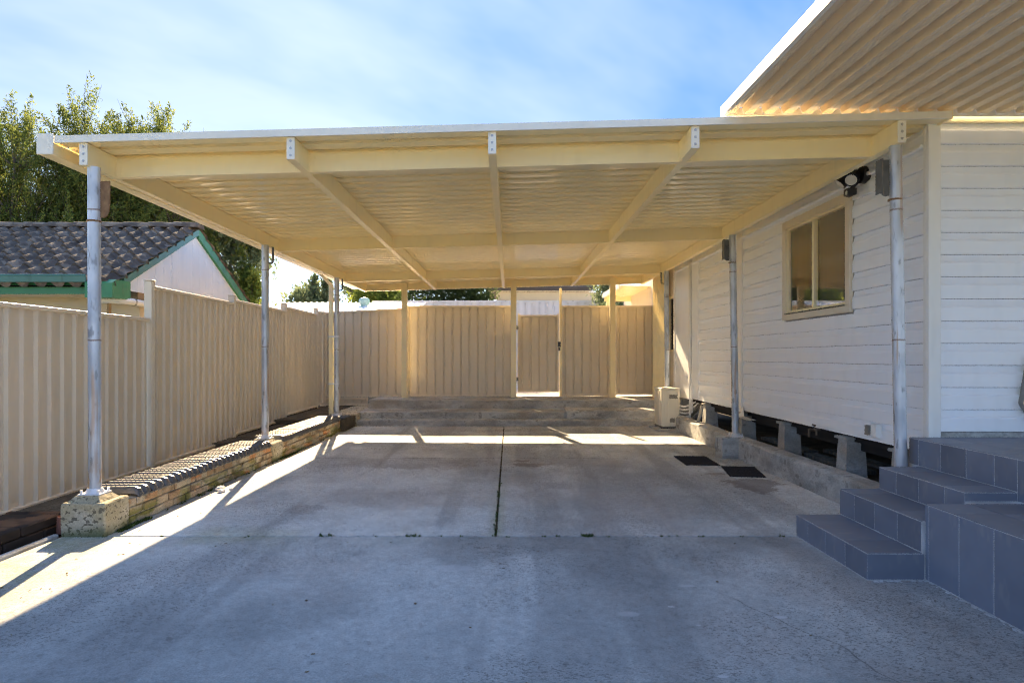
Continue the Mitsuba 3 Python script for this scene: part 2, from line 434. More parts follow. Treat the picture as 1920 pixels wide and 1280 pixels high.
P('m_brass', lambda p, n, uv: mix((0.06, 0.05, 0.04), (0.16, 0.12, 0.085), fbm(p.x * 40, p.y * 40, p.z * 40, 2)), 0.4, 0.5, 0.6)
P('m_packer', lambda p, n, uv: mix((0.22, 0.215, 0.20), (0.46, 0.45, 0.42), fbm(p.x * 15, p.y * 15, p.z * 15, 3)), 0.9, 0.2)
scene['m_glass'] = {'type': 'thindielectric', 'int_ior': 1.7}
scene['m_leaf'] = {'type': 'principledthin', 'base_color': {'type': 'mesh_attribute', 'name': 'vertex_color'}, 'roughness': 0.5, 'diff_trans': 1.0, 'eta': 1.4}
scene['m_weed'] = {'type': 'twosided', 'bsdf': {'type': 'diffuse', 'reflectance': {'type': 'mesh_attribute', 'name': 'vertex_color'}}}

# ------------------------------------------------------------------ ground and slabs
def sheet(x0, x1, y0, y1, z, n=2):
    return bx(x0, x1, y0, y1, z - 0.4, z)


g_ = thing('ground', kind='structure')
add(g_, bx(-400, 400, -300, 900, -0.9, -0.25), 'm_grassground')

dw = thing('driveway', kind='structure')
JY, JX = 5.87, -0.118
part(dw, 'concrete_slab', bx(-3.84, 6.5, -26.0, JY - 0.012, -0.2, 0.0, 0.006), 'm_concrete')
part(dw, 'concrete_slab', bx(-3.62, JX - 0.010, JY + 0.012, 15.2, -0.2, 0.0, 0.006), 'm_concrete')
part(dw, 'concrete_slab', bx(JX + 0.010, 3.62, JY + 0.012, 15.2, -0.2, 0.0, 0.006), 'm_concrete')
part(dw, 'joint_soil', cat(bx(-3.84, 3.6, JY - 0.05, JY + 0.05, -0.2, -0.02), bx(JX - 0.05, JX + 0.05, JY + 0.06, 15.2, -0.2, -0.022)), 'm_soil')
part(dw, 'edging', bx(-3.915, -3.862, -6.0, 5.86, -0.15, 0.025, 0.012), 'm_oldconcrete')

sl = thing('soil_strip', kind='structure')
add(sl, cat(bx(-5.3, -3.80, 6.15, 11.0, -0.3, 0.09), bx(-5.3, -3.80, 11.0, 14.0, -0.3, 0.15), bx(-5.3, -3.40, 14.0, 18.4, -0.3, 0.24), bx(-5.3, -3.92, -3, 6.15, -0.3, -0.06)), 'm_soil')
uf = thing('underfloor_soil', kind='structure')
add(uf, bx(3.6, 10, 6.3, 22, -0.3, 0.17), 'm_soil')

# back platform: three concrete steps right across
pl = thing('concrete_steps', 'three weathered concrete steps running across the back of the carport below the fence', 'steps')
def rough_box(x0, x1, y0, y1, z0, z1, seed):
    """A long cast step whose arrises wander a little."""
    n = max(8, int((x1 - x0) / 0.12))
    xs = np.linspace(x0, x1, n)
    prof = []
    for i, x in enumerate(xs):
        w = 0.02 * (meshkit.fbm(np.array([[x * 1.7, seed, 0.5]]), 3)[0] - 0.5)
        q = 0.014 * (meshkit.fbm(np.array([[x * 2.3, seed, 4.5]]), 3)[0] - 0.5)
        prof.append([(x, y0 + w, z0), (x, y0 + w, z1 + q - 0.022), (x, y0 + w + 0.022, z1 + q), (x, y1, z1 + q), (x, y1, z0)])
    V = np.array(prof).reshape(-1, 3)
    F = []
    for i in range(n - 1):
        for k in range(4):
            a = i * 5 + k
            F += [(a, a + 5, a + 6), (a, a + 6, a + 1)]
    for e in (0, (n - 1) * 5):
        F += [(e, e + 1, e + 2), (e, e + 2, e + 3), (e, e + 3, e + 4)]
    return trimesh.Trimesh(V, F, process=False)


part(pl, 'step', rough_box(-3.44, 3.45, 15.15, 16.0, -0.2, 0.13, 1), 'm_oldconcrete', smooth=30)
part(pl, 'step', rough_box(-3.46, 1.35, 15.5, 16.6, -0.1, 0.29, 2), 'm_oldconcrete', smooth=30)
part(pl, 'step', rough_box(1.30, 3.7, 15.42, 16.6, -0.1, 0.33, 5), 'm_oldconcrete', smooth=30, label='patched right-hand stretch of the middle step')
part(pl, 'landing', rough_box(-3.38, 4.6, 16.4, 18.2, 0.0, 0.50, 3), 'm_oldconcrete', smooth=30)
part(pl, 'side_ledge', rough_box(-4.0, -3.385, 15.1, 18.2, 0.0, 0.27, 4), 'm_mossy', smooth=30, label='mossy low ledge at the left end')
ry = thing('rear_yard', kind='structure')
add(ry, bx(-30, 30, 18.2, 60, -0.5, 0.495), 'm_oldconcrete')

# ------------------------------------------------------------------ low brick wall on the left with its tile capping
bw = thing('brick_wall', 'low mossy brick wall along the left of the slab, capped with a row of dark roof tiles', 'wall')
BY0, BY1 = 6.24, 14.72
part(bw, 'core', bx(-3.90, -3.485, BY0, BY1 - 0.02, -0.05, 0.243), 'm_mortar')
rb = random.Random(3)
for row in range(3):
    z0 = 0.002 + row * 0.083
    y = BY0 + (0.0 if row % 2 else -0.12)
    while y < BY1 - 0.06:
        L = 0.228
        a, b = max(y, BY0 + 0.006), min(y + L, BY1 - 0.005)
        if b - a > 0.05 and not (9.97 < (a + b) / 2 < 10.42):
            o = rb.uniform(-0.008, 0.007)
            part(bw, 'brick', bx(-3.60, -3.466 + o, a, b, z0, z0 + 0.073 + rb.uniform(-0.004, 0.002), 0.007), 'm_brick')
        y += 0.24
for row in range(3):
    for k in range(2):
        x0 = -3.61 - 0.235 * (k + 1) + 0.235 * 0.1
        part(bw, 'brick', bx(max(x0, -3.9), x0 + 0.222, BY1 - 0.10, BY1 + rb.uniform(-0.004, 0.006), 0.002 + row * 0.083, 0.075 + row * 0.083, 0.007), 'm_brick')


def coping_tile(y, dz, yaw):
    """A concrete roof tile laid across the wall: two rolls with a deep channel, and a thick nose to the drive."""
    prof = [(0.0, 0.0), (0.008, 0.040), (0.028, 0.062), (0.066, 0.062), (0.082, 0.040), (0.090, 0.004), (0.128, 0.0), (0.136, 0.036),
            (0.156, 0.060), (0.196, 0.060), (0.214, 0.036), (0.222, 0.002), (0.246, 0.0)]
    xs = [(-3.90, 0.0, 1.0), (-3.60, 0.0, 1.0), (-3.505, 0.001, 1.0), (-3.468, -0.010, 0.92), (-3.452, -0.026, 0.55), (-3.446, -0.034, 0.1)]
    V, F = [], []
    n = len(prof)
    for x, off, s in xs:
        for (u, h) in prof:
            V.append((x, y + u, 0.252 + dz + off + 0.012 + h * s))
    for x, off, s in ((-3.446, -0.034, 0.0), (-3.90, 0, 0)):
        for (u, h) in prof:
            V.append((x, y + u, 0.247 + dz))
    m = len(xs)
    for i in range(m):
        for k in range(n - 1):
            a = i * n + k
            F += [(a, a + n, a + n + 1), (a, a + n + 1, a + 1)]
    V = np.array(V)
    c, s = math.cos(yaw), math.sin(yaw)
    q = V[:, :2] - np.array([-3.65, y + 0.12])
    V[:, :2] = np.stack([q[:, 0] * c - q[:, 1] * s, q[:, 0] * s + q[:, 1] * c], 1) + np.array([-3.65, y + 0.12])
    me = trimesh.Trimesh(V, F, process=False)
    V2 = V.copy()
    nubs = []
    for t in np.linspace(-3.86, -3.56, 8):
        for u in (0.045, 0.178):
            s_ = trimesh.creation.icosphere(subdivisions=1, radius=0.008)
            s_.apply_translation((t, y + u, 0.252 + dz + 0.012 + 0.061))
            nubs.append(s_)
    return cat(me, *nubs)


for y0, k in ((6.36, 14), (10.46, 14)):
    for i in range(k):
        part(bw, 'coping_tile', coping_tile(y0 + i * 0.256 + rb.uniform(-0.004, 0.004), rb.uniform(0, 0.006), rb.uniform(-0.025, 0.025)), 'm_coping', smooth=38)
part(bw, 'end_slab', rough_box(-3.95, -3.43, 14.12, 14.74, 0.246, 0.285, 8), 'm_coping', smooth=30)

# nearer than the carport the boundary stands on dark old brickwork
lw = thing('brick_plinth', 'dark damp brick plinth under the low fence at the left edge', 'wall')
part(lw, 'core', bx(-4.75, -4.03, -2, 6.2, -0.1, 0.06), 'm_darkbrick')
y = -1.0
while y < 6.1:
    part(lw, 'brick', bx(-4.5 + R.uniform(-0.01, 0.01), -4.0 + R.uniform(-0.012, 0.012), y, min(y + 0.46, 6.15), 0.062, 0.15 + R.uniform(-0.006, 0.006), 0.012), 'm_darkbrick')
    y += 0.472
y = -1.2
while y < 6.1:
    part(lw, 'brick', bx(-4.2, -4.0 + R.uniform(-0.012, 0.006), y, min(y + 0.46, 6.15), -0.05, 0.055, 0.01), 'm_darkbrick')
    y += 0.472
tp = thing('terracotta_pipe', 'short broken terracotta pipe leaning against the concrete block under the nearest left post', 'pipe')
pp = [(r, z) for r, z in ((0.062, 0.0), (0.066, 0.02), (0.06, 0.15), (0.055, 0.15), (0.055, 0.01))]
m_ = trimesh.creation.revolve(np.array(pp), sections=24)
m_.apply_translation((-3.895, 5.985, 0.0))
add(tp, m_, 'm_terracotta', smooth=40)


# concrete footings of the left posts
def footing(label, x0, x1, y0, y1, z1, mat, pyr=True, zb=-0.05):
    k = thing('concrete_footing', label, 'footing')
    b = bx(x0, x1, y0, y1, zb, z1, 0.012).subdivide_to_size(0.06)
    v = np.array(b.vertices)
    v += (meshkit.fbm(v * 9, 3, 4)[:, None] - 0.5) * 0.014
    part(k, 'block', trimesh.Trimesh(v, b.faces, process=False), mat, smooth=40)
    if pyr:
        cx, cy = (x0 + x1) / 2 - 0.015, (y0 + y1) / 2
        part(k, 'cap', hull([(cx + sx * a, cy + sy * a, z) for a, z in ((0.15, z1 - 0.006), (0.10, z1 + 0.05)) for sx in (-1, 1) for sy in (-1, 1)]), mat)
    return k


footing('large mossy concrete block under the nearest left carport post', -3.845, -3.462, 5.84, 6.215, 0.285, 'm_mossy')
footing('yellowed concrete block set in the brick wall under the middle left post', -3.86, -3.458, 9.98, 10.41, 0.27, 'm_mossy')
footing('small concrete block beside the right kerb under the middle right post', 3.22, 3.57, 10.32, 10.68, 0.315, 'm_oldconcrete', pyr=False)

# right kerb
kb = thing('concrete_kerb', 'long grey concrete kerb along the right side of the slab below the raised house', 'kerb')
def long_kerb(x0, x1, y0, y1, z1):
    n = int((y1 - y0) / 0.1)
    V, F = [], []
    for i, yy in enumerate(np.linspace(y0, y1, n)):
        w = 0.022 * (meshkit.fbm(np.array([[yy * 1.9, 3.0, 1.0]]), 3)[0] - 0.5)
        h = 0.02 * (meshkit.fbm(np.array([[yy * 1.3, 7.0, 1.0]]), 3)[0] - 0.5)
        V += [(x0 + w, yy, -0.1), (x0 + w * 1.5, yy, z1 + h - 0.025), (x0 + w + 0.025, yy, z1 + h), (x1, yy, z1 + h + 0.004), (x1 + 0.01, yy, -0.1)]
    for i in range(n - 1):
        for k in range(4):
            a = i * 5 + k
            F += [(a, a + 5, a + 6), (a, a + 6, a + 1)]
    for e in (0, (n - 1) * 5):
        F += [(e, e + 1, e + 2), (e, e + 2, e + 3), (e, e + 3, e + 4)]
    return trimesh.Trimesh(V, F, process=False)


add(kb, long_kerb(3.458, 3.665, 5.95, 14.9, 0.297), 'm_oldconcrete', smooth=35)


# ------------------------------------------------------------------ metal sheet fences
def rib_profile(length, pitch=0.213, w=0.06, h=0.034, fine=False, first=None):
    """Flat pans with upright trapezoid ribs; pans carry two small flutes."""
    pr = [(0.0, 0.0)]
    s = pitch * 0.45 if first is None else first
    while s < length - w:
        if fine:
            for q in (0.30, 0.62):
                c0 = s - pitch + w + (pitch - w) * q
                if c0 > pr[-1][0] + 0.004 and c0 + 0.012 < s:
                    pr += [(c0, 0.0), (c0 + 0.003, 0.004), (c0 + 0.008, 0.004), (c0 + 0.011, 0.0)]
        pr += [(s, 0.0), (s + 0.012, h), (s + w - 0.012, h), (s + w, 0.0)]
        s += pitch
    pr.append((length, 0.0))
    return pr


def fence_x(y):
    return -4.57 - 0.0195 * y


FDIR = np.array([-0.0195, 1.0, 0.0])
FDIR /= np.linalg.norm(FDIR)
FN = np.array([1.0, 0.0195, 0.0])


def side_panel(root, ya, yb, z0, z1, pitch=0.213, first=None):
    """A panel of the left boundary: ribbed sheet, top and bottom rails."""
    o = np.array([fence_x(ya), ya, 0.0])
    L = (yb - ya) / FDIR[1]
    ns = 3 if L > 1.5 else 1
    pr = rib_profile(L, pitch, first=first)
    # split into the sheets it is made of, at pans
    cuts = [0.0]
    flats = [pr[i + 1][0] - 0.02 for i in range(len(pr) - 1) if pr[i][1] == 0 and pr[i + 1][1] == 0 and pr[i + 1][0] - pr[i][0] > 0.03]
    for q in range(1, ns):
        cuts.append(min(flats, key=lambda f: abs(f - L * q / ns)))
    cuts.append(L)
    for a, b in zip(cuts[:-1], cuts[1:]):
        sub = [(a, 0.0)] + [p for p in pr if a < p[0] < b] + [(b, 0.0)]
        part(root, 'sheet', strip(sub, o + [0, 0, z0 + 0.01], FDIR, FN, (0, 0, 1), z1 - z0 - 0.02), 'm_fence')
    def rail(zc, h):
        c = o + FDIR * L / 2
        m = bx(-0.030, 0.048, -L / 2, L / 2, zc - h / 2, zc + h / 2, 0.006)
        v = np.array(m.vertices)
        w = c + v[:, :1] * FN + v[:, 1:2] * FDIR + np.array([0, 0, 1]) * v[:, 2:]
        part(root, 'rail', trimesh.Trimesh(w, m.faces, process=False), 'm_fencetrim')
    rail(z1 - 0.012, 0.045)
    rail(z0 + 0.022, 0.045)


def side_post(root, y, z0, z1, cap=True):
    x = fence_x(y)
    part(root, 'post', cat(bx(x - 0.05, x + 0.056, y - 0.045, y + 0.045, z0, z1, 0.008), bx(x - 0.03, x + 0.065, y - 0.012, y + 0.012, z0, z1 - 0.02)), 'm_fencetrim')
    if cap:
        part(root, 'post_cap', bx(x - 0.056, x + 0.062, y - 0.051, y + 0.051, z1, z1 + 0.016, 0.005), 'm_fencetrim')


nf = thing('metal_fence', 'low beige metal sheet fence at the left edge in front of the tiled garage', 'fence')
side_panel(nf, 3.05, 5.95, 0.07, 2.055, 0.205, first=0.05)
side_panel(nf, 6.02, 8.93, 0.07, 2.035, 0.205, first=0.11)
part(nf, 'post', bx(fence_x(5.985) - 0.03, fence_x(5.985) + 0.02, 5.955, 6.015, 0.0, 2.03), 'm_fencetrim')
tf = thing('metal_fence', 'tall beige metal sheet fence stepping back along the left side behind the steel posts', 'fence')
for (ya, yb, z0, z1) in ((9.04, 11.77, 0.085, 2.47), (11.87, 14.65, 0.17, 2.525), (14.75, 17.25, 0.26, 2.615), (17.35, 17.92, 0.30, 2.70)):
    side_panel(tf, ya, yb, z0, z1)
for y, z0, z1 in ((9.0, -0.02, 2.535), (11.82, 0.05, 2.59), (14.7, 0.1, 2.67), (17.3, 0.2, 2.745)):
    side_post(tf, y, z0, z1)
part(tf, 'plinth', cat(bx(fence_x(10.4) - 0.02, fence_x(10.4) + 0.03, 9.05, 11.77, -0.1, 0.085), bx(fence_x(13) - 0.02, fence_x(13) + 0.03, 11.87, 14.65, -0.1, 0.17), bx(fence_x(16) - 0.02, fence_x(16) + 0.03, 14.75, 17.25, -0.1, 0.26)), 'm_darkbrick')

YF = 18.0


def ux(px, Y=YF):
    return (px - 955.0) / 1280.0 * Y


# back fence (panels run along x and face the camera)
bf = thing('metal_fence', 'beige metal sheet fence closing the back of the carport beside the gate', 'fence')


def back_panel(root, x0, x1, z0, z1l, z1r=None, first=0.06, pitch=0.2235, name='sheet', n=3, Y=YF, trim='m_fencetrim', mat='m_fence'):
    z1r = z1l if z1r is None else z1r
    L = x1 - x0
    pr = rib_profile(L, pitch, w=0.055, h=-0.036, first=first)
    flats = [pr[i + 1][0] - 0.02 for i in range(len(pr) - 1) if pr[i][1] == 0 and pr[i + 1][1] == 0 and pr[i + 1][0] - pr[i][0] > 0.03]
    cuts = [0.0] + [min(flats, key=lambda f: abs(f - L * q / n)) for q in range(1, n)] + [L]
    for a, b in zip(cuts[:-1], cuts[1:]):
        sub = [(a, 0.0)] + [p for p in pr if a < p[0] < b] + [(b, 0.0)]
        m = strip(sub, (x0, Y, 0), (1, 0, 0), (0, -1, 0), (0, 0, 1), 1.0)
        v = np.array(m.vertices)
        top = v[:, 2] > 0.5
        zt = z1l + (z1r - z1l) * (v[:, 0] - x0) / L
        v[:, 2] = np.where(top, zt - 0.012, z0 + 0.012)
        part(root, name, trimesh.Trimesh(v, m.faces, process=False), mat)
    r = hull([(x, y, z) for x, zz in ((x0, z1l), (x1, z1r)) for y in (Y - 0.035, Y + 0.035) for z in (zz - 0.035, zz + 0.012)])
    part(root, 'rail', r, trim)
    part(root, 'rail', bx(x0, x1, Y - 0.033, Y + 0.033, z0, z0 + 0.05, 0.005), trim)
    for xx in (x0, x1 - 0.03):
        zz = z1l if xx == x0 else z1r
        part(root, 'stile', bx(xx, xx + 0.03, Y - 0.038, Y + 0.038, z0 - 0.02, zz + 0.006), trim)


back_panel(bf, ux(609), ux(754), 0.475, 2.70, 2.80, n=2)
back_panel(bf, ux(763), ux(960), 0.495, 2.87, n=3)
back_panel(bf, ux(1053), ux(1143), 0.505, 2.87, n=2)
back_panel(bf, ux(1154), ux(1228), 0.545, 2.87, n=1)
back_panel(bf, ux(609), ux(690), 0.255, 0.452, n=1, name='infill_sheet')
part(bf, 'post', bx(ux(601), ux(608.5), YF - 0.06, YF + 0.06, 0.1, 2.73, 0.006), 'm_fencetrim')
gp = part(bf, 'gate_post', bx(ux(1048.6), ux(1053) - 0.002, YF - 0.065, YF + 0.045, 0.45, 3.34, 0.006), 'm_cream')
part(bf, 'gate_post', bx(ux(961), ux(968), YF - 0.075, YF + 0.045, 0.45, 2.87, 0.006), 'm_fencetrim')

gt = thing('side_gate', 'narrow beige metal gate in the back fence, lower than its neighbours, bright gap below', 'gate')
gx0, gx1 = ux(970.6), ux(1047.6)
pr = rib_profile(gx1 - gx0 - 0.08, 0.2235, w=0.055, h=-0.036, first=0.05)
part(gt, 'sheet', strip(pr, (gx0 + 0.04, YF, 0.63), (1, 0, 0), (0, -1, 0), (0, 0, 1), 1.99), 'm_fence')
part(gt, 'frame', cat(bx(gx0, gx0 + 0.045, YF - 0.035, YF + 0.03, 0.60, 2.67, 0.006), bx(gx1 - 0.045, gx1, YF - 0.035, YF + 0.03, 0.60, 2.67, 0.006),
                      bx(gx0 + 0.045, gx1 - 0.045, YF - 0.033, YF + 0.03, 2.585, 2.635, 0.006), bx(gx0 + 0.045, gx1 - 0.045, YF - 0.033, YF + 0.03, 0.605, 0.655, 0.006)), 'm_fencetrim')
lt = part(gt, 'latch', cat(bx(gx1 - 0.03, gx1 + 0.05, YF - 0.075, YF - 0.036, 1.80, 1.93, 0.008), bx(gx1 - 0.015, gx1 + 0.035, YF - 0.11, YF - 0.072, 1.70, 1.78, 0.008), cyl((gx1 + 0.01, YF - 0.075, 1.87), (gx1 + 0.01, YF - 0.13, 1.87), 0.02, n=12)), 'm_black')
for z in (0.95, 2.3):
    part(gt, 'hinge', cat(bx(gx0 - 0.045, gx0 + 0.02, YF - 0.06, YF - 0.036, z - 0.045, z + 0.045, 0.006), cyl((gx0 - 0.02, YF - 0.062, z - 0.05), (gx0 - 0.02, YF - 0.062, z + 0.05), 0.014, n=10)), 'm_galvdark')


# ------------------------------------------------------------------ carport
cp = thing('carport', 'large cream metal carport on galvanised steel posts over the concrete slab', 'carport')
SL = 0.0275


def zr(x):
    return 3.405 + SL * (x + 3.7)


RAFTERS = (-3.71, -1.905, -0.15, 1.62, 3.42)
YR0, YR1 = 5.95, 17.62
RH = 0.187
for x in RAFTERS:
    w = 0.033
    zt = zr(x) - 0.004
    prof = [(-w, 0), (w, 0), (w, -RH), (w - 0.012, -RH - 0.0), (-w, -RH)]
    m = bx(x - w, x + w, YR0, YR1, zt - RH, zt, 0.004)
    rk = part(cp, 'rafter', m, 'm_cream')
    lip = cat(bx(x - w - 0.003, x + w + 0.003, YR0 + 0.004, YR1, zt - RH - 0.003, zt - RH + 0.012), bx(x - w - 0.003, x + w + 0.003, YR0 + 0.004, YR1, zt - 0.014, zt - 0.001))
    part(rk, 'flange', lip, 'm_cream')
    part(rk, 'end_cap', bx(x - w - 0.002, x + w + 0.002, YR0 - 0.006, YR0 + 0.002, zt - RH - 0.002, zt + 0.001), 'm_offwhite')
    for q in (0.17, 0.5, 0.83):
        part(rk, 'screw', cat(cyl((x, YR0 - 0.009, zt - RH * q), (x, YR0 - 0.005, zt - RH * q), 0.012, n=12), cyl((x, YR0 - 0.014, zt - RH * q), (x, YR0 - 0.008, zt - RH * q), 0.0065, n=6)), 'm_screw')
# cross beams between the rafters, following the fall of the roof
for y in (6.39, 10.88, 15.32, 17.50):
    for a, b in zip(RAFTERS[:-1], RAFTERS[1:]):
        xa, xb = a + 0.034, b - 0.034
        def slab(y0, y1, d0, d1):
            return hull([(x, yy, zr(x) - d) for x in (xa, xb) for yy in (y0, y1) for d in (d0, d1)])
        k = part(cp, 'cross_beam', slab(y, y + 0.06, 0.006, 0.186), 'm_cream')
        part(k, 'flange', cat(slab(y - 0.010, y + 0.064, 0.174, 0.190), slab(y - 0.006, y + 0.064, 0.003, 0.016)), 'm_cream')
        for xc in (xa, xb):
            s = 1 if xc == xa else -1
            part(k, 'cleat', hull([(xc + s * t, yy, zr(xc) - d) for t in (0.0, 0.045) for yy in (y - 0.004, y + 0.001) for d in (0.02, 0.168)]), 'm_cream')
# roof sheets: pans with narrow ribs that run across to the gutter
XG, XH = -3.975, 3.83
YS0, YS1, PITCH = 5.93, 17.72, 0.24
y = YS0
k = 0
while y < YS1 - 0.05:
    yb = min(y + PITCH * 4, YS1)
    pr = [(0.0, 0.0)]
    s = 0.140
    while s + 0.099 < yb - y:
        c0 = s - 0.10
        c0 = pr[-1][0]  # the pans are rolled with a slight crown
        pr += [(c0 + (s - c0) * q / 8, 0.0035 * (q / 8) * (1 - q / 8)) for q in range(1, 8)]
        pr += [(s, 0.0), (s + 0.030, 0.052), (s + 0.090, 0.052), (s + 0.098, 0.0)]
        s += PITCH
    pr.append((yb - y, 0.0))
    d = np.array([1, 0, SL]) / math.hypot(1, SL)
    part(cp, 'roof_sheet', strip(pr, (XG, y, zr(XG)), (0, 1, 0), (0, 0, 1), d, (XH - XG) * math.hypot(1, SL)), 'm_soffit', smooth=20)
    y = yb
part(cp, 'fascia', hull([(x, yy, zr(x) + dz) for x in (XG + 0.03, XH) for yy in (YS0 - 0.024, YS0 - 0.002) for dz in (-0.006, 0.052)]), 'm_offwhite')
part(cp, 'fascia_flange', hull([(x, yy, zr(x) + dz) for x in (XG + 0.03, XH) for yy in (YS0 - 0.024, YS0 + 0.10) for dz in (0.047, 0.055)]), 'm_offwhite')
part(cp, 'rear_fascia', hull([(x, yy, zr(x) + dz) for x in (XG + 0.03, XH) for yy in (YS1 + 0.002, YS1 + 0.02) for dz in (-0.006, 0.052)]), 'm_cream')
part(cp, 'side_trim', hull([(x, yy, zr(XH) + dz) for x in (XH - 0.02, XH + 0.008) for yy in (YS0 - 0.024, YS1 + 0.02) for dz in (-0.012, 0.058)]), 'm_cream')
# box gutter along the left
gz = 3.29
gut = [(-4.075, gz), (-3.945, gz), (-3.945, gz + 0.10), (-3.952, gz + 0.10), (-3.952, gz + 0.007), (-4.068, gz + 0.007), (-4.068, gz + 0.165), (-4.075, gz + 0.165)]
gk = part(cp, 'gutter', prism(gut, 'y', 5.90, 17.75), 'm_cream')
part(gk, 'end_cap', bx(-4.079, -3.938, 5.885, 5.902, gz - 0.004, gz + 0.176, 0.004), 'm_offwhite')
part(gk, 'end_cap', bx(-4.079, -3.938, 17.748, 17.76, gz - 0.004, gz + 0.176, 0.003), 'm_cream')
part(gk, 'overflow_lip', prism([(-4.082, gz + 0.15), (-4.066, gz + 0.15), (-4.066, gz + 0.172), (-4.082, gz + 0.172)], 'y', 5.905, 17.745), 'm_cream')


def round_post(x, y, z0, z1, side, first, lean=0.0, brack='fin'):
    k = part(cp, 'post', cyl((x + lean, y, z0), (x, y, z1), 0.0525, n=28), 'm_galv', smooth=40)
    if brack == 'fin':
        zt = z1 - (0.12 if first else 0.07)
        prof = Polygon([(0, 0), (0.085, 0), (0.085, -0.20), (0.078, -0.27), (0.06, -0.31), (0.03, -0.325), (0.0, -0.32)])
        xs = [(x + side * (0.05 + a), zt + b + 0.0) for a, b in list(prof.exterior.coords)[:-1]]
        plates = [prism(xs, 'y', y + 0.005, y + 0.017)]
        if side < 0:
            plates += [bx(x + side * 0.125, x + side * 0.135, y - 0.035, y + 0.075, zt - 0.30, zt)]
        part(k, 'bracket', cat(*plates),
             'm_rust' if side > 0 else 'm_galvdark', label='rusted bracket plate at the post top' if side > 0 else None)
        part(k, 'collar', cyl((x, y, zt - 0.365), (x, y, zt - 0.35), 0.059, n=24), 'm_rust', smooth=40)
    else:
        zt = z1 - 0.03
        pts = spline([(x + side * 0.115, y, zt), (x + side * 0.115, y, zt - 0.2), (x + side * 0.10, y, zt - 0.235), (x + side * 0.05, y, zt - 0.24)], 14)
        part(k, 'bracket', cat(*[cyl(a, b, 0.016, n=8) for a, b in zip(pts[:-1], pts[1:])]), 'm_galvdark', smooth=40)
    part(k, 'base_plate', cat(bx(x + lean - 0.095, x + lean + 0.095, y - 0.095, y + 0.095, z0 - 0.004, z0 + 0.01), cyl((x + lean, y, z0), (x + lean, y, z0 + 0.05), 0.085, 0.06, n=18)), 'm_zincwhite')
    for sx in (-1, 1):
        for sy in (-1, 1):
            part(k, 'bolt', cyl((x + lean + sx * 0.075, y + sy * 0.075, z0 + 0.009), (x + lean + sx * 0.075, y + sy * 0.075, z0 + 0.04), 0.012, n=8), 'm_zincwhite')


round_post(-3.675, 6.04, 0.335, zr(-3.67) - RH - 0.003, 1, True, lean=0.01)
round_post(-3.665, 10.25, 0.32, zr(-3.67) - RH - 0.003, 1, False, brack='hook')
round_post(-3.665, 14.50, 0.29, zr(-3.67) - RH - 0.003, 1, False, brack='hook')
round_post(3.425, 6.06, 0.30, zr(3.43) - RH - 0.003, -1, True, lean=0.055)
round_post(3.43, 10.50, 0.32, zr(3.43) - RH - 0.003, -1, False, lean=0.05)
round_post(3.44, 14.95, 0.29, zr(3.43) - RH - 0.003, -1, False, lean=0.02, brack='hook')
for px in (758.5, 963, 1148.5):
    x = ux(px, 17.42)
    part(cp, 'column', bx(x - 0.07, x + 0.07, 17.36, 17.485, 0.49, zr(x) - 0.02, 0.006), 'm_cream')
dp = thing('downpipe', 'cream rectangular downpipe strapped beside the farthest left steel post', 'downpipe')
part(dp, 'pipe', bx(-3.83, -3.735, 14.46, 14.53, 0.33, 3.06, 0.01), 'm_cream')
part(dp, 'elbow', hull([(-3.83, 14.46, 3.06), (-3.735, 14.46, 3.06), (-3.83, 14.53, 3.06), (-3.735, 14.53, 3.06), (-4.04, 14.46, 3.28), (-3.96, 14.46, 3.28), (-4.04, 14.53, 3.28), (-3.96, 14.53, 3.28)]), 'm_cream')
for z in (0.95, 1.95):
    part(dp, 'strap', bx(-3.845, -3.60, 14.445, 14.46, z, z + 0.03), 'm_zincwhite')

# ------------------------------------------------------------------ house on the right
hs = thing('house', 'raised white weatherboard house along the right side of the carport', 'house')
HX, HY = 3.75, 6.10
HTOP = 3.62
SW0, SW1 = 0.67, HTOP
part(hs, 'wall_core', cat(bx(HX + 0.03, 4.35, HY + 0.09, 7.52, SW0 + 0.01, HTOP), bx(HX + 0.03, HX + 0.1, 9.27, 15.5, SW0 + 0.01, HTOP), bx(HX + 0.03, HX + 0.1, 7.5, 9.3, SW0 + 0.01, 2.08), bx(HX + 0.03, HX + 0.1, 7.5, 9.3, 3.31, HTOP),
                          bx(HX + 0.03, 9.0, HY + 0.03, HY + 0.12, 0.83, 3.68)), 'm_sarking')
part(hs, 'head_trim', bx(HX + 0.101, 8.6, HY - 0.012, HY + 0.028, 3.632, 3.684, 0.004), 'm_cream')
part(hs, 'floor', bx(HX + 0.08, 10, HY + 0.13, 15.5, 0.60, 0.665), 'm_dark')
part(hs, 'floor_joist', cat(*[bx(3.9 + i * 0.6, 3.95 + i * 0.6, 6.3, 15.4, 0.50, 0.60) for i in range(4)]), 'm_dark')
WY0, WY1, WZ0, WZ1 = 7.48, 9.32, 2.03, 3.355


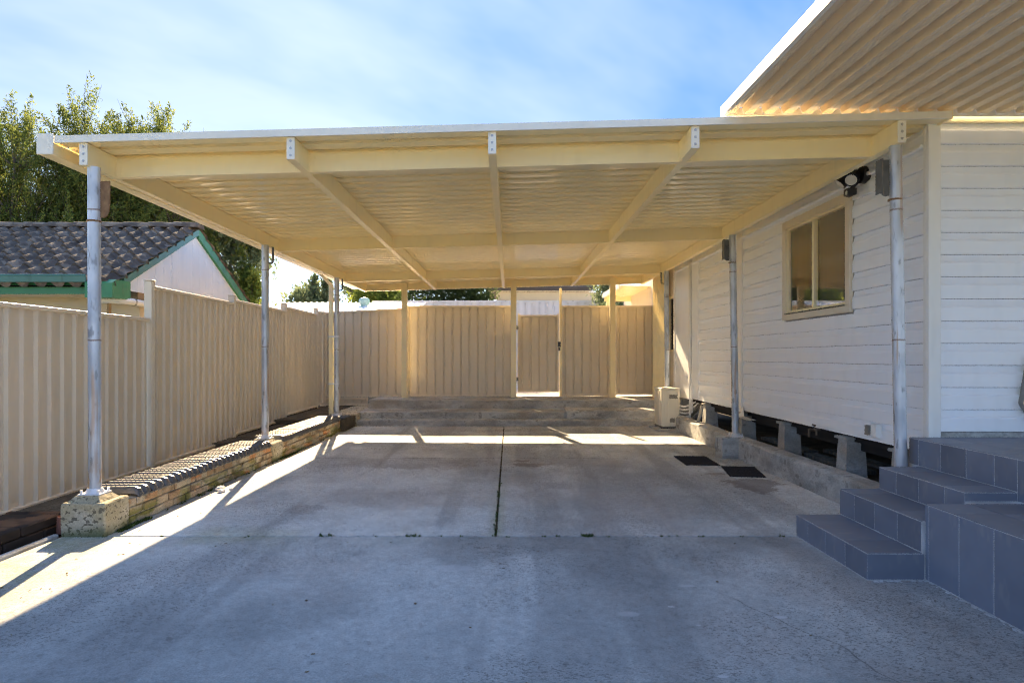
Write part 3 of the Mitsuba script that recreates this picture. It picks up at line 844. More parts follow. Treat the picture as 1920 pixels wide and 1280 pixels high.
def board(axis, a0, a1, z0, full=0.198, top=None):
    """One cladding board: sloped upper rebate, flat face, and a lip at its lower edge."""
    h = full if top is None else min(full, top - z0)
    if axis == 'x':  # faces -x, runs along y
        pr = [(HX + 0.030, z0 + h), (HX + 0.026, z0 + h), (HX + 0.014, z0 + h * 0.72), (HX + 0.004, z0 + h * 0.66), (HX + 0.001, z0 + h * 0.6), (HX, z0 + 0.0065), (HX + 0.002, z0 + 0.0055), (HX + 0.030, z0 + 0.005)]
        return prism(pr, 'y', a0, a1)
    pr = [(HY + 0.030, z0 + h), (HY + 0.026, z0 + h), (HY + 0.014, z0 + h * 0.72), (HY + 0.004, z0 + h * 0.66), (HY + 0.001, z0 + h * 0.6), (HY, z0 + 0.0065), (HY + 0.002, z0 + 0.0055), (HY + 0.030, z0 + 0.005)]
    return prism(pr, 'x', a0, a1)


z = SW0
while z < SW1 - 0.03:
    zt = z + 0.198
    for a, b in ((HY + 0.075, 10.96), (11.18, 13.5)):
        if a < 7 and zt > WZ0 - 0.02 and z < WZ1 + 0.02:
            part(hs, 'weatherboard', board('x', a, WY0 - 0.012, z, top=SW1), 'm_siding')
            part(hs, 'weatherboard', board('x', WY1 + 0.012, b, z, top=SW1), 'm_siding')
            if z < WZ0 - 0.05:
                part(hs, 'weatherboard', prism([(HX + 0.03, WZ0 - 0.02), (HX, WZ0 - 0.02), (HX, z + 0.002), (HX + 0.03, z + 0.002)], 'y', WY0 - 0.011, WY1 + 0.011), 'm_siding')
            if zt > WZ1 + 0.05:
                part(hs, 'weatherboard', prism([(HX + 0.03, zt - 0.002), (HX + 0.01, zt - 0.002), (HX + 0.004, WZ1 + 0.012), (HX + 0.03, WZ1 + 0.012)], 'y', WY0 - 0.011, WY1 + 0.011), 'm_siding')
        else:
            part(hs, 'weatherboard', board('x', a, b, z, top=SW1), 'm_siding')
    z = zt
z = 0.868
while z < 3.62:
    part(hs, 'weatherboard', board('y', HX + 0.105, 8.6, z, top=3.63), 'm_siding')
    z += 0.198
part(hs, 'base_strip', bx(HX + 0.1, 8.6, HY + 0.01, HY + 0.06, 0.822, 0.866), 'm_oldconcrete')
part(hs, 'corner_trim', cat(bx(HX - 0.012, HX + 0.10, HY - 0.014, HY + 0.02, SW0 - 0.02, 3.67, 0.004), bx(HX - 0.012, HX + 0.02, HY + 0.0205, HY + 0.07, SW0 - 0.02, 3.62, 0.004)), 'm_white')
part(hs, 'cover_strip', bx(HX - 0.022, HX + 0.03, 10.965, 11.175, SW0 + 0.02, HTOP, 0.005), 'm_white')
part(hs, 'cover_strip', bx(HX - 0.008, HX + 0.03, 13.505, 14.0, SW0 + 0.01, HTOP, 0.004), 'm_siding')
part(hs, 'flat_panel', bx(HX - 0.002, HX + 0.03, 14.14, 15.5, SW0 - 0.02, HTOP, 0.003), 'm_siding')
part(hs, 'edge_bead', bx(HX - 0.02, HX + 0.03, 15.42, 15.51, SW0 - 0.02, HTOP, 0.004), 'm_white')
part(hs, 'top_trim', bx(HX - 0.03, HX + 0.02, HY + 0.08, 15.45, HTOP - 0.19, HTOP - 0.155, 0.005), 'm_siding')
part(hs, 'torn_flashing', trimesh.Trimesh(*(lambda P_: (P_, [(0, 1, 2), (0, 2, 3), (3, 2, 4), (3, 4, 5)]))(np.array([(HX - 0.012, 11.15, 0.75), (HX - 0.014, 10.9, 0.74), (HX - 0.05, 10.75, 0.60), (HX - 0.05, 11.1, 0.57), (HX + 0.02, 10.4, 0.575), (HX + 0.03, 10.8, 0.53)])), process=False), 'm_white')
# main roof of the house, low and set back
part(hs, 'roof', prism([(3.78, 3.72), (12.5, 3.72), (8.2, 4.6)], 'y', 6.6, 16.0), 'm_whiteroof')
# window
wk = part(hs, 'window', cat(bx(HX - 0.028, HX + 0.02, WY0, WY1, WZ1 - 0.10, WZ1, 0.004), bx(HX - 0.028, HX + 0.02, WY0, WY1, WZ0, WZ0 + 0.085, 0.004),
                            bx(HX - 0.026, HX + 0.02, WY0, WY0 + 0.10, WZ0 + 0.086, WZ1 - 0.101, 0.004), bx(HX - 0.026, HX + 0.02, WY1 - 0.10, WY1, WZ0 + 0.086, WZ1 - 0.101, 0.004)), 'm_fencetrim')
iy0, iy1, iz0, iz1 = WY0 + 0.102, WY1 - 0.102, WZ0 + 0.087, WZ1 - 0.102
part(wk, 'sash', cat(bx(HX - 0.006, HX + 0.05, iy0, iy0 + 0.03, iz0, iz1, 0.003), bx(HX - 0.006, HX + 0.05, iy1 - 0.03, iy1, iz0, iz1, 0.003), bx(HX - 0.005, HX + 0.05, iy0 + 0.031, iy1 - 0.031, iz1 - 0.025, iz1, 0.003),
                     bx(HX - 0.007, HX + 0.05, iy0 + 0.031, iy1 - 0.031, iz0, iz0 + 0.035, 0.003), bx(HX - 0.004, HX + 0.05, 8.40, 8.455, iz0 + 0.036, iz1 - 0.026, 0.003)), 'm_cream')
part(wk, 'pane', trimesh.Trimesh([(HX + 0.012, iy0 + 0.028, iz0 + 0.03), (HX + 0.012, 8.402, iz0 + 0.03), (HX + 0.012, 8.402, iz1 - 0.02), (HX + 0.012, iy0 + 0.028, iz1 - 0.02)], [(0, 1, 2), (0, 2, 3)], process=False), 'm_glass')
part(wk, 'pane', trimesh.Trimesh([(HX + 0.022, 8.458, iz0 + 0.03), (HX + 0.022, iy1 - 0.028, iz0 + 0.03), (HX + 0.022, iy1 - 0.028, iz1 - 0.02), (HX + 0.022, 8.458, iz1 - 0.02)], [(0, 1, 2), (0, 2, 3)], process=False), 'm_glass')
part(wk, 'sill', bx(HX - 0.04, HX + 0.0, iy0, iy1, iz0 - 0.012, iz0 + 0.004, 0.003), 'm_black')
part(hs, 'interior', cat(bx(6.0, 6.05, 6.4, 10.6, 0.8, 3.6), bx(HX + 0.1, 6.0, 10.5, 10.55, 0.8, 3.6), bx(HX + 0.1, 6.0, 6.5, 6.55, 0.8, 3.6), bx(HX + 0.1, 6.0, 6.5, 10.5, 3.5, 3.55), bx(HX + 0.1, 6.0, 6.5, 10.5, 0.75, 0.8)), 'm_room')
part(wk, 'blind', bx(HX + 0.075, HX + 0.08, 7.56, 8.42, 2.05, 3.33), 'm_blind')
part(wk, 'insect_screen', bx(HX + 0.04, HX + 0.042, 8.44, 9.24, 2.05, 3.33), 'm_dark')
# beige end of the house beyond the white part
part(hs, 'end_wall', cat(bx(HX + 0.02, HX + 0.15, 15.51, 22.5, 0.5, 1.70), bx(HX + 0.02, HX + 0.15, 15.51, 15.56, 1.70, 3.6), bx(HX + 0.02, HX + 0.15, 16.05, 22.5, 1.70, 3.6), bx(HX + 0.02, HX + 0.15, 15.56, 16.05, 2.88, 3.6)), 'm_farcream')
w2 = part(hs, 'window', cat(bx(HX - 0.01, HX + 0.03, 15.53, 16.08, 2.88, 2.93), bx(HX - 0.01, HX + 0.03, 15.53, 16.08, 1.66, 1.70), bx(HX - 0.01, HX + 0.03, 15.53, 15.57, 1.70, 2.88), bx(HX - 0.01, HX + 0.03, 16.04, 16.08, 1.70, 2.88)), 'm_cream')
part(w2, 'pane', bx(HX + 0.06, HX + 0.07, 15.56, 16.05, 1.7, 2.88), 'm_dark')
part(hs, 'ribbed_cladding', strip(rib_profile(1.5, 0.2, w=0.05, h=0.03, fine=False), (3.665, 15.95, 0.5), (0, 1, 0), (-1, 0, 0), (0, 0, 1), zr(3.66) - 0.53), 'm_cream')
# piers
for y in (6.45, 7.55, 9.25, 10.95, 12.95, 14.6):
    b, t = 0.125, 0.10
    cx, cy = 3.72 + b, y + b
    m = hull([(cx + sx * r, cy + sy * r, z) for r, z in ((b, 0.1), (t, 0.62)) for sx in (-1, 1) for sy in (-1, 1)]).subdivide_to_size(0.06)
    v = np.array(m.vertices)
    v += (meshkit.fbm(v * 12, 3, 4)[:, None] - 0.5) * 0.016
    pk = part(hs, 'pier', trimesh.Trimesh(v, m.faces, process=False), 'm_oldconcrete', smooth=40)
    part(pk, 'packer', bx(cx - 0.135, cx + 0.10, cy - 0.12, cy + 0.12, 0.622, 0.65), 'm_packer')
# flood light with sensor
fl = thing('floodlight', 'black twin spotlight with motion sensor on the white wall above the window', 'floodlight')
fy, fz = 7.20, 3.455
part(fl, 'mount', cyl((HX + 0.02, fy, fz), (HX - 0.05, fy, fz), 0.095, 0.085, n=28), 'm_black', smooth=40)
for (dy, dz, dx, ty) in ((0.17, 0.0, -0.13, 0.03), (0.02, -0.02, -0.12, -0.13)):
    c = np.array([HX + dx, fy + dy, fz + dz])
    d = np.array([-0.55, ty * 5, -0.55])
    d /= np.linalg.norm(d)
    lk = part(fl, 'lamp_head', cat(cyl(c - d * 0.08, c + d * 0.07, 0.058, 0.072, n=24), cyl((HX - 0.04, fy + dy * 0.4, fz + 0.01), c - d * 0.03, 0.02, n=10)), 'm_black', smooth=40)
    part(lk, 'lens', cyl(c + d * 0.068, c + d * 0.074, 0.058, n=24), 'm_lens', smooth=40)
c = np.array([HX - 0.12, fy + 0.06, fz - 0.17])
sk = part(fl, 'sensor', cat(hull([tuple(c + np.array(o)) for o in [(a, b, e) for a in (-0.05, 0.04) for b in (-0.05, 0.05) for e in (-0.03, 0.04)] + [(-0.02, 0, -0.055)]]), cyl((HX - 0.04, fy + 0.02, fz - 0.03), c + [0, 0, 0.03], 0.02, n=10)), 'm_black', smooth=30)
part(sk, 'window', cyl(c + [-0.052, -0.01, -0.005], c + [-0.045, -0.01, -0.005], 0.022, n=16), 'm_lens')
# tap
tk = thing('garden_tap', 'old brass tap below the white cladding between two concrete piers', 'tap')
ty, tz = 8.2, 0.665
part(tk, 'body', cat(cyl((HX - 0.02, ty, tz), (HX - 0.15, ty, tz), 0.016, n=12), cyl((HX - 0.15, ty, tz + 0.01), (HX - 0.15, ty, tz - 0.085), 0.014, n=12), cyl((HX - 0.13, ty - 0.16, tz + 0.01), (HX - 0.09, ty, tz), 0.013, n=10),
                     cyl((HX - 0.13, ty - 0.16, tz + 0.03), (HX - 0.13, ty - 0.16, tz - 0.05), 0.013, n=10)), 'm_brass', smooth=40)
part(tk, 'handle', cat(cyl((HX - 0.09, ty, tz), (HX - 0.09, ty, tz + 0.055), 0.008, n=8), cyl((HX - 0.09, ty - 0.04, tz + 0.055), (HX - 0.09, ty + 0.04, tz + 0.055), 0.010, n=8)), 'm_brass', smooth=40)
vk = thing('vent_cowl', 'small white vent cowl low on the weatherboards right of the tap', 'vent')
part(vk, 'hood', hull([(HX + 0.001, 6.88, 0.71), (HX + 0.001, 7.08, 0.71), (HX + 0.001, 6.88, 0.86), (HX + 0.001, 7.08, 0.86), (HX - 0.045, 6.90, 0.73), (HX - 0.045, 7.0, 0.73), (HX - 0.045, 6.90, 0.85), (HX - 0.045, 7.0, 0.85)]), 'm_white')
part(vk, 'opening', bx(HX - 0.03, HX - 0.002, 7.085, 7.15, 0.73, 0.83), 'm_acdark')
# things lying under the house
for i, (y, x, L, r) in enumerate(((7.9, 4.05, 1.5, 0.05), (9.6, 4.15, 1.7, 0.05), (7.4, 4.5, 2.4, 0.045))):
    k = thing('timber_plank', ['dark plank on the soil under the house between the two nearest piers', 'dark plank on the soil under the house behind the middle pier', 'long dark plank deepest under the house'][i], 'plank', 'planks under the house')
    add(k, bx(x, x + 0.2, y, y + L, 0.172, 0.172 + r, 0.005), 'm_galvdark')
# hose reel at the right edge
hk = thing('wall_panel', 'cream rounded frame against the white front wall, cut off by the right picture edge', 'frame')
hx, hz = 4.852, 1.16
out = Polygon([(hx - 0.285, hz - 0.03), (hx - 0.22, hz + 0.36), (hx - 0.12, hz + 0.46), (hx + 0.3, hz + 0.46), (hx + 0.42, hz), (hx + 0.3, hz - 0.30), (hx - 0.12, hz - 0.30)]).buffer(0.02)
inn = out.buffer(-0.05)
part(hk, 'frame', prism(out.difference(inn), 'y', HY - 0.07, HY - 0.003), 'm_cream')
part(hk, 'edge_seal', prism(out.buffer(0.003).difference(out.buffer(-0.002)), 'y', HY - 0.06, HY - 0.005), 'm_acdark')
part(hk, 'centre', prism(inn.buffer(0.002), 'y', HY - 0.04, HY - 0.004), 'm_offwhite')

# air conditioner outside unit
ac = thing('air_conditioner', 'cream outdoor air conditioning unit on a small slab at the back right corner', 'air conditioner')
ax0, ax1, ay0, ay1, az0, az1 = 3.17, 3.55, 14.22, 14.92, 0.075, 0.885
part(ac, 'cabinet', bx(ax0, ax1, ay0, ay1, az0, az1 - 0.035, 0.018), 'm_ac')
part(ac, 'lid', bx(ax0 - 0.008, ax1 + 0.008, ay0 - 0.008, ay1 + 0.008, az1 - 0.034, az1, 0.012), 'm_ac')
part(ac, 'valve_cover', bx(ax0 + 0.13, ax1 - 0.03, ay0 - 0.022, ay0 + 0.002, az0 + 0.03, az1 - 0.09, 0.01), 'm_ac')
part(ac, 'hand_hold', cat(bx(ax0 + 0.16, ax1 - 0.06, ay0 - 0.026, ay0 - 0.0225, az1 - 0.19, az1 - 0.15), bx(ax0 + 0.15, ax1 - 0.05, ay0 - 0.045, ay0 - 0.0225, az1 - 0.15, az1 - 0.135, 0.004), bx(ax0 + 0.15, ax1 - 0.05, ay0 - 0.036, ay0 - 0.0225, az1 - 0.215, az1 - 0.195, 0.004)), 'm_acdark')
part(ac, 'rating_label', bx(ax0 + 0.17, ax0 + 0.27, ay0 - 0.026, ay0 - 0.0225, az0 + 0.10, az0 + 0.19), 'm_acdark')
part(ac, 'base_tray', bx(ax0 + 0.004, ax1 - 0.004, ay0 + 0.004, ay1 - 0.004, az0 - 0.02, az0 + 0.025, 0.004), 'm_acdark')
grille = [bx(ax0 - 0.012, ax0 - 0.004, ay0 + 0.25, ay1 - 0.05, az0 + 0.1 + i * 0.045, az0 + 0.112 + i * 0.045) for i in range(14)]
part(ac, 'fan_grille', cat(*grille, bx(ax0 - 0.010, ax0 + 0.002, ay0 + 0.20, ay0 + 0.215, az0 + 0.05, az1 - 0.06)), 'm_ac')
part(ac, 'foot', bx(ax0 + 0.0, ax1, ay0 + 0.08, ay0 + 0.13, 0.042, az0 - 0.021), 'm_black')
part(ac, 'foot', bx(ax0 + 0.0, ax1, ay1 - 0.13, ay1 - 0.08, 0.042, az0 - 0.021), 'm_black')
for i in range(4):
    z = 0.52 - i * 0.07
    part(ac, 'pipe', pipe(spline([(ax1 - 0.01, ay0 + 0.08 + 0.02 * i, z), (ax1 + 0.12, ay0 + 0.02, z - 0.02), (ax1 + 0.24 + 0.02 * i, ay0 - 0.1, z + 0.05), (HX + 0.16, ay0 - 0.3 - 0.05 * i, 0.68)], 16), 0.018, 8), 'm_white', smooth=50)
for i in range(3):
    part(ac, 'pipe', pipe(spline([(ax1 + 0.05, ay0 + 0.2, 0.36 - 0.05 * i), (ax1 + 0.2, ay0 + 0.02, 0.30 - 0.02 * i), (HX + 0.06 + 0.04 * i, ay0 - 0.3, 0.50), (HX + 0.12, ay0 - 0.55, 0.66)], 14), 0.013, 8), 'm_acdark', smooth=50)
ad = thing('equipment_slab', 'thin grey concrete slab under the outdoor air conditioning unit', 'slab')
add(ad, bx(3.06, 3.66, 14.02, 15.02, -0.02, 0.041, 0.012), 'm_oldconcrete')
ck = thing('conduit', 'pair of white conduits coming down the white wall behind the air conditioning unit', 'conduit')
part(ck, 'pipe', cyl((HX - 0.03, 14.06, 0.25), (HX - 0.03, 14.06, 0.99), 0.022, n=12), 'm_white', smooth=40)
part(ck, 'pipe', cyl((HX - 0.03, 13.9, 0.4), (HX - 0.03, 13.9, 0.96), 0.018, n=12), 'm_white', smooth=40)
part(ck, 'duct', bx(HX - 0.05, HX - 0.003, 14.02, 14.12, 0.99, HTOP, 0.006), 'm_white')
pk = thing('leaning_offcut', 'broken pale board leaning on the kerb beside the pier near the air conditioning unit', 'board')
m = bx(-0.012, 0.012, -0.07, 0.07, 0, 0.33, 0.003)
m.apply_transform(trimesh.transformations.rotation_matrix(0.25, (0, 1, 0)))
m.apply_translation((3.58, 12.95, 0.297))
add(pk, m, 'm_packer')

# rubber mats
for lab, cx, cy, w, l, rot in (('black rubber mat lying on the slab nearer the back steps', 2.76, 10.10, 0.48, 0.85, -0.04), ('black rubber mat lying on the slab closer to the kerb and tiled steps', 3.12, 9.13, 0.45, 0.80, -0.17)):
    k = thing('rubber_mat', lab, 'mat')
    m = bx(-w / 2, w / 2, -l / 2, l / 2, 0, 0.012, 0.004)
    m.apply_transform(trimesh.transformations.rotation_matrix(rot, (0, 0, 1)))
    m.apply_translation((cx, cy, 0.003))
    add(k, m, 'm_mat')

# ------------------------------------------------------------------ tiled steps and porch
ts = thing('tiled_steps', 'dark grey tiled steps and porch climbing to the right in front of the house', 'steps')
GR, TT = 0.007, 0.003


def tiles_x(x, y0, y1, z0, z1, cuts):
    """Tiles on a face looking towards -x; cuts are the joints between y0 and y1."""
    e = [y0] + [c for c in cuts if y0 + 0.03 < c < y1 - 0.03] + [y1]
    for a, b in zip(e[:-1], e[1:]):
        part(ts, 'tile', bx(x - TT, x + 0.003, a + GR / 2, b - GR / 2, z0 + GR / 2, z1 - GR, 0.0025), R.choice(STEP_TILES))


def tiles_y(y, x0, x1, z0, z1, cuts=()):
    e = [x0] + list(cuts) + [x1]
    for a, b in zip(e[:-1], e[1:]):
        part(ts, 'tile', bx(a + GR / 2, b - GR / 2, y - TT, y + 0.003, z0 + GR / 2, z1 - GR, 0.0025), R.choice(STEP_TILES))


def tiles_z(z, x0, x1, y0, y1, xc=(), yc=()):
    ex = [x0] + list(xc) + [x1]
    ey = [y0] + [c for c in yc if y0 + 0.03 < c < y1 - 0.03] + [y1]
    for a, b in zip(ex[:-1], ex[1:]):
        for c, d in zip(ey[:-1], ey[1:]):
            part(ts, 'tile', bx(a + GR / 2, b - GR / 2, c + GR / 2, d - GR / 2, z - 0.003, z + TT, 0.0025), R.choice(STEP_TILES))


c3 = [4.715 + 0.312 * i for i in range(-14, 6)]
c6 = [5.05 + 0.62 * i for i in range(-9, 3)]
Z1, Z2, Z3, ZB, Z4 = 0.188, 0.405, 0.592, 0.525, 0.825
part(ts, 'core', cat(bx(2.47 + TT, 2.862, 4.713 + TT, 5.878, -0.02, Z1 - TT), bx(2.855 + TT, 3.21, 4.72 + TT, 5.90, -0.02, Z2 - TT), bx(3.20 + TT, 3.58, 4.80 + TT, 5.91, -0.02, Z3 - TT),
                     bx(2.88 + TT, 3.58, -1.5, 4.70, -0.02, ZB - TT - 0.001), bx(3.20 + TT, 3.575, 4.70, 4.82, -0.02, ZB - TT - 0.001), bx(2.88 + TT, 3.2, 4.70, 4.732, -0.02, ZB - TT - 0.002), bx(3.57 + TT, 8.6, -1.5, 6.1, -0.02, Z4 - TT)), 'm_grout')
tiles_x(2.47 + TT, 4.713, 5.88, 0.003, Z1, c3)
tiles_z(Z1 - TT, 2.47, 2.855, 4.713, 5.88, (), c6)
tiles_y(4.713 + TT, 2.47, 2.868, 0.003, Z1)
tiles_x(2.855 + TT, 4.735, 5.90, Z1, Z2, c3)
tiles_z(Z2 - TT, 2.855, 3.20, 4.735, 5.90, (), c6)
tiles_x(3.20 + TT, 4.80, 5.91, Z2, Z3, c3)
tiles_z(Z3 - TT, 3.20, 3.57, 4.80, 5.91, (), c6)
tiles_y(4.80 + TT, 3.20, 3.575, ZB, Z3)
tiles_x(2.88 + TT, -1.5, 4.733, 0.003, ZB, [4.733 - 0.045] + [4.375 - 0.315 * i for i in range(20)][::1] if False else sorted([4.69] + [4.375 - 0.315 * i for i in range(18)]))
tiles_z(ZB - TT, 2.88, 3.57, -1.5, 4.733, (3.19,), c6)
tiles_x(3.57 + TT, -1.5, 4.80, ZB, Z4, c3)
tiles_x(3.57 + TT, 4.80, 6.10, Z3, Z4, c3)
tiles_z(Z4 - TT, 3.57, 5.6, -1.5, 6.10, (3.87, 4.47, 5.07), c6)
part(ts, 'edge_trim', cat(bx(2.866, 2.874, 4.722, 4.731, 0.19, Z2 + 0.003), bx(2.872, 2.879, 4.737, 4.743, 0.0, ZB - 0.12)), 'm_grout')
gl = thing('grout_smear', kind='stuff', label='pale grout smeared on the slab along the foot of the tiled block')
sm = []
for i in range(70):
    y = R.uniform(3.0, 4.72) if i > 20 else R.uniform(4.6, 4.75)
    x = (2.878 if i > 20 else R.uniform(2.5, 2.87)) - abs(R.gauss(0, 0.012))
    yy = y if i > 20 else 4.705 - abs(R.gauss(0, 0.008))
    s = trimesh.creation.icosphere(subdivisions=1, radius=1.0)
    s.apply_scale((R.uniform(0.004, 0.014), R.uniform(0.008, 0.03), R.uniform(0.002, 0.006)))
    s.apply_translation((x, yy, 0.001))
    sm.append(s)
add(gl, cat(*sm), 'm_grout', smooth=40)

# ------------------------------------------------------------------ patio roof over the porch
pr_ = thing('patio_roof', 'high cream ribbed patio roof over the porch at the upper right', 'patio roof')
PX0, PX1, PYB, PYF = 1.885, 8.6, 6.03, 0.2
PZ = 3.688
PS = 0.02


def patio_strip(xa, xb):
    pr = []
    pitch = 0.1715
    s = xa
    while s < xb - 0.01:
        pr += [(s - xa, 0.0), (s - xa + 0.018, 0.0), (s - xa + 0.022, 0.003), (s - xa + 0.030, 0.003), (s - xa + 0.034, 0.0), (s - xa + 0.050, 0.0), (s - xa + 0.054, 0.003), (s - xa + 0.062, 0.003), (s - xa + 0.066, 0.0), (s - xa + 0.078, 0.0), (s - xa + 0.100, 0.056), (s - xa + 0.148, 0.056)]
        s += pitch
    pr.append((xb - xa, 0.0))
    d = np.array([0, -1, -PS])
    return strip(pr, (xa, PYB, PZ), (1, 0, 0), (0, 0, 1), d, PYB - PYF)


x = PX0 + 0.02
while x < PX1 - 0.1:
    xb = x + 0.1715 * 5
    part(pr_, 'roof_sheet', patio_strip(x, xb), 'm_patio')
    x = xb
part(pr_, 'barge', hull([(xx, yy, PZ + (yy - PYB) * PS + dz) for xx in (PX0 - 0.016, PX0 + 0.018) for yy in (PYB + 0.02, PYF) for dz in (-0.035, 0.06)]), 'm_offwhite')
part(pr_, 'back_flashing', bx(PX0 - 0.01, 8.6, PYB + 0.003, PYB + 0.02, PZ - 0.02, PZ + 0.052, 0.002), 'm_offwhite')
part(pr_, 'front_beam', bx(PX0, PX1, PYF - 0.06, PYF, 3.35, 3.6), 'm_cream')

# ------------------------------------------------------------------ neighbour's garage on the left
ng = thing('neighbour_garage', 'neighbouring garage with dark tiled gable roof and green trim beyond the left fence', 'garage')
GX = -5.5
EY, AY, FY = 9.78, 12.08, 14.37
EZ, AZ = 2.70, 3.80
slope = (AZ - EZ) / (AY - EY)
part(ng, 'wall', cat(bx(-10.5, GX - 0.12, 10.3, 10.4, -0.2, 2.60), bx(GX - 0.16, GX - 0.08, 10.3, 13.9, -0.2, 2.46), bx(-10.5, -10.4, 10.3, 13.9, -0.2, 3.0), bx(-10.5, GX - 0.12, 13.8, 13.9, -0.2, 2.6)), 'm_garagewall')
part(ng, 'timber_band', bx(GX - 0.07, GX - 0.05, 10.2, 14.0, 2.30, 2.50), 'm_timber')
# gable boards
nb = 17
for i in range(nb):
    a = EY + 0.12 + (FY - EY - 0.24) * i / nb
    b = EY + 0.12 + (FY - EY - 0.24) * (i + 1) / nb - 0.006
    def top(y):
        return AZ - abs(y - AY) * slope - 0.06
    pts = [(a, 2.50), (b, 2.50), (b, max(top(b), 2.51)), (a, max(top(a), 2.51))]
    if a < AY < b:
        pts = [(a, 2.50), (b, 2.50), (b, top(b)), (AY, top(AY)), (a, top(a))]
    part(ng, 'gable_board', prism(pts, 'x', GX - 0.06, GX - 0.035 + R.uniform(-0.002, 0.002)), 'm_gable')
# barge boards
def barge(y0, z0, y1, z1, d, mat):
    part(ng, 'barge_board', prism([(y0, z0), (y1, z1), (y1, z1 - d), (y0, z0 - d)] if y0 < y1 else [(y1, z1), (y0, z0), (y0, z0 - d), (y1, z1 - d)], 'x', GX - 0.034, GX + 0.012), mat)
barge(EY - 0.05, EZ - 0.04 - 0.0, AY, AZ - 0.005, 0.11, 'm_teal')
barge(FY + 0.05, EZ - 0.04, AY, AZ - 0.005, 0.16, 'm_green')
part(ng, 'eave_box', prism([(EY - 0.36, 2.36), (EY + 0.1, 2.36), (EY + 0.1, 2.62), (EY - 0.25, 2.62), (EY - 0.36, 2.56)], 'x', GX - 0.36, GX + 0.02), 'm_green')
part(ng, 'fascia', bx(-10.6, GX - 0.365, EY - 0.20, EY - 0.17, 2.42, 2.58), 'm_green')
part(ng, 'soffit', bx(-10.6, GX - 0.2, EY - 0.16, 10.3, 2.43, 2.45), 'm_garagewall')
gq = [(EY - 0.34, 2.575), (EY - 0.21, 2.575), (EY - 0.21, 2.66), (EY - 0.22, 2.66), (EY - 0.22, 2.585), (EY - 0.325, 2.585), (EY - 0.335, 2.66), (EY - 0.35, 2.67)]
gk2 = part(ng, 'gutter', prism(gq, 'x', -10.6, GX - 0.36), 'm_teal')
part(gk2, 'gutter_bead', cyl((-10.6, EY - 0.345, 2.668), (GX - 0.36, EY - 0.345, 2.668), 0.012, n=8), 'm_teal', smooth=40)
# downpipe along the gable wall
part(ng, 'drain_pipe', pipe([(-5.86, 9.72, 2.345), (-5.6, 9.72, 2.345), (-5.52, 9.80, 2.343), (-5.5, 9.95, 2.34), (-5.5, 11.2, 2.31)], 0.05, 14), 'm_white', smooth=40)
part(ng, 'pipe_collar', cyl((-5.507, 9.98, 2.34), (-5.507, 10.02, 2.34), 0.057, n=18), 'm_acdark', smooth=40)
part(ng, 'pipe_bracket', bx(-5.72, -5.69, 9.70, 9.76, 2.0, 2.42), 'm_timber')
# roof tiles, near slope; each one a short wave with a thick nose
TW, NR = 0.245, 9
ncol = 20
sd = np.array([0, AY - EY + 0.3, (AY - EY + 0.3) * slope])
L = np.linalg.norm(sd)
sd /= L
sn = np.cross([1, 0, 0], sd)
gauge = L / NR


def rtile(x, r, side=1):
    us = np.linspace(0, 1, 13)
    o = np.array([x, EY - 0.3 if side > 0 else FY + 0.3, EZ - 0.3 * slope]) + (sd if side > 0 else sd * [1, -1, 1]) * (gauge * r)
    dd = sd if side > 0 else sd * [1, -1, 1]
    nn = sn if side > 0 else sn * [1, -1, 1]
    V, F = [], []
    lift = R.uniform(-0.002, 0.004)
    for k, (t, hgt) in enumerate(((-0.0, -0.02), (-0.0, 0.045), (0.02, 0.052), (gauge + 0.03, 0.004))):
        for u in us:
            w = 0.040 * math.cos(2 * math.pi * (u - 0.25)) + (0.008 * math.cos(4 * math.pi * (u - 0.25)))
            V.append(o + np.array([u * TW * 1.02, 0, 0]) + dd * t + nn * (hgt + w + lift))
    n = len(us)
    for k in range(3):
        for i in range(n - 1):
            a = k * n + i
            F += [(a, a + 1, a + n + 1), (a, a + n + 1, a + n)]
    return trimesh.Trimesh(np.array(V), F, process=False)


rk = part(ng, 'roof', cat(bx(-10.6, GX - 0.12, EY + 0.0, EY + 0.02, EZ - 0.1, EZ - 0.02), hull([(xx, yy, zz - 0.06) for xx in (-10.6, GX - 0.10) for yy, zz in ((EY - 0.25, EZ - 0.12), (AY, AZ), (AY, AZ - 0.05), (FY + 0.25, EZ - 0.12))])), 'm_dark')
for r in range(NR):
    for c_ in range(ncol):
        x = GX + 0.03 - TW * (c_ + 1)
        part(rk, 'tile', rtile(x, r), 'm_rooftile', smooth=35)
for r in range(NR):
    part(rk, 'tile', rtile(GX + 0.03 - TW, r, -1), 'm_rooftile', smooth=35)
for i in range(11):
    x1 = GX + 0.05 - i * 0.44
    V = []
    a_ = np.linspace(0, math.pi, 9)
    m1 = []
    for xx, rr, dz in ((x1, 0.115, 0.0), (x1 - 0.02, 0.12, 0.004), (x1 - 0.47, 0.10, 0.035)):
        m1.append([(xx, AY + rr * math.cos(t) * 1.1, AZ + 0.0 + dz + rr * math.sin(t) * 0.9) for t in a_])
    V = np.array(m1).reshape(-1, 3)
    F = []
    for k in range(2):
        for j in range(8):
            q = k * 9 + j
            F += [(q, q + 1, q + 10), (q, q + 10, q + 9)]
    F += [(0, j + 1, j) for j in range(1, 8)]
    part(rk, 'ridge_cap', trimesh.Trimesh(V, F, process=False), 'm_rooftile', smooth=35)

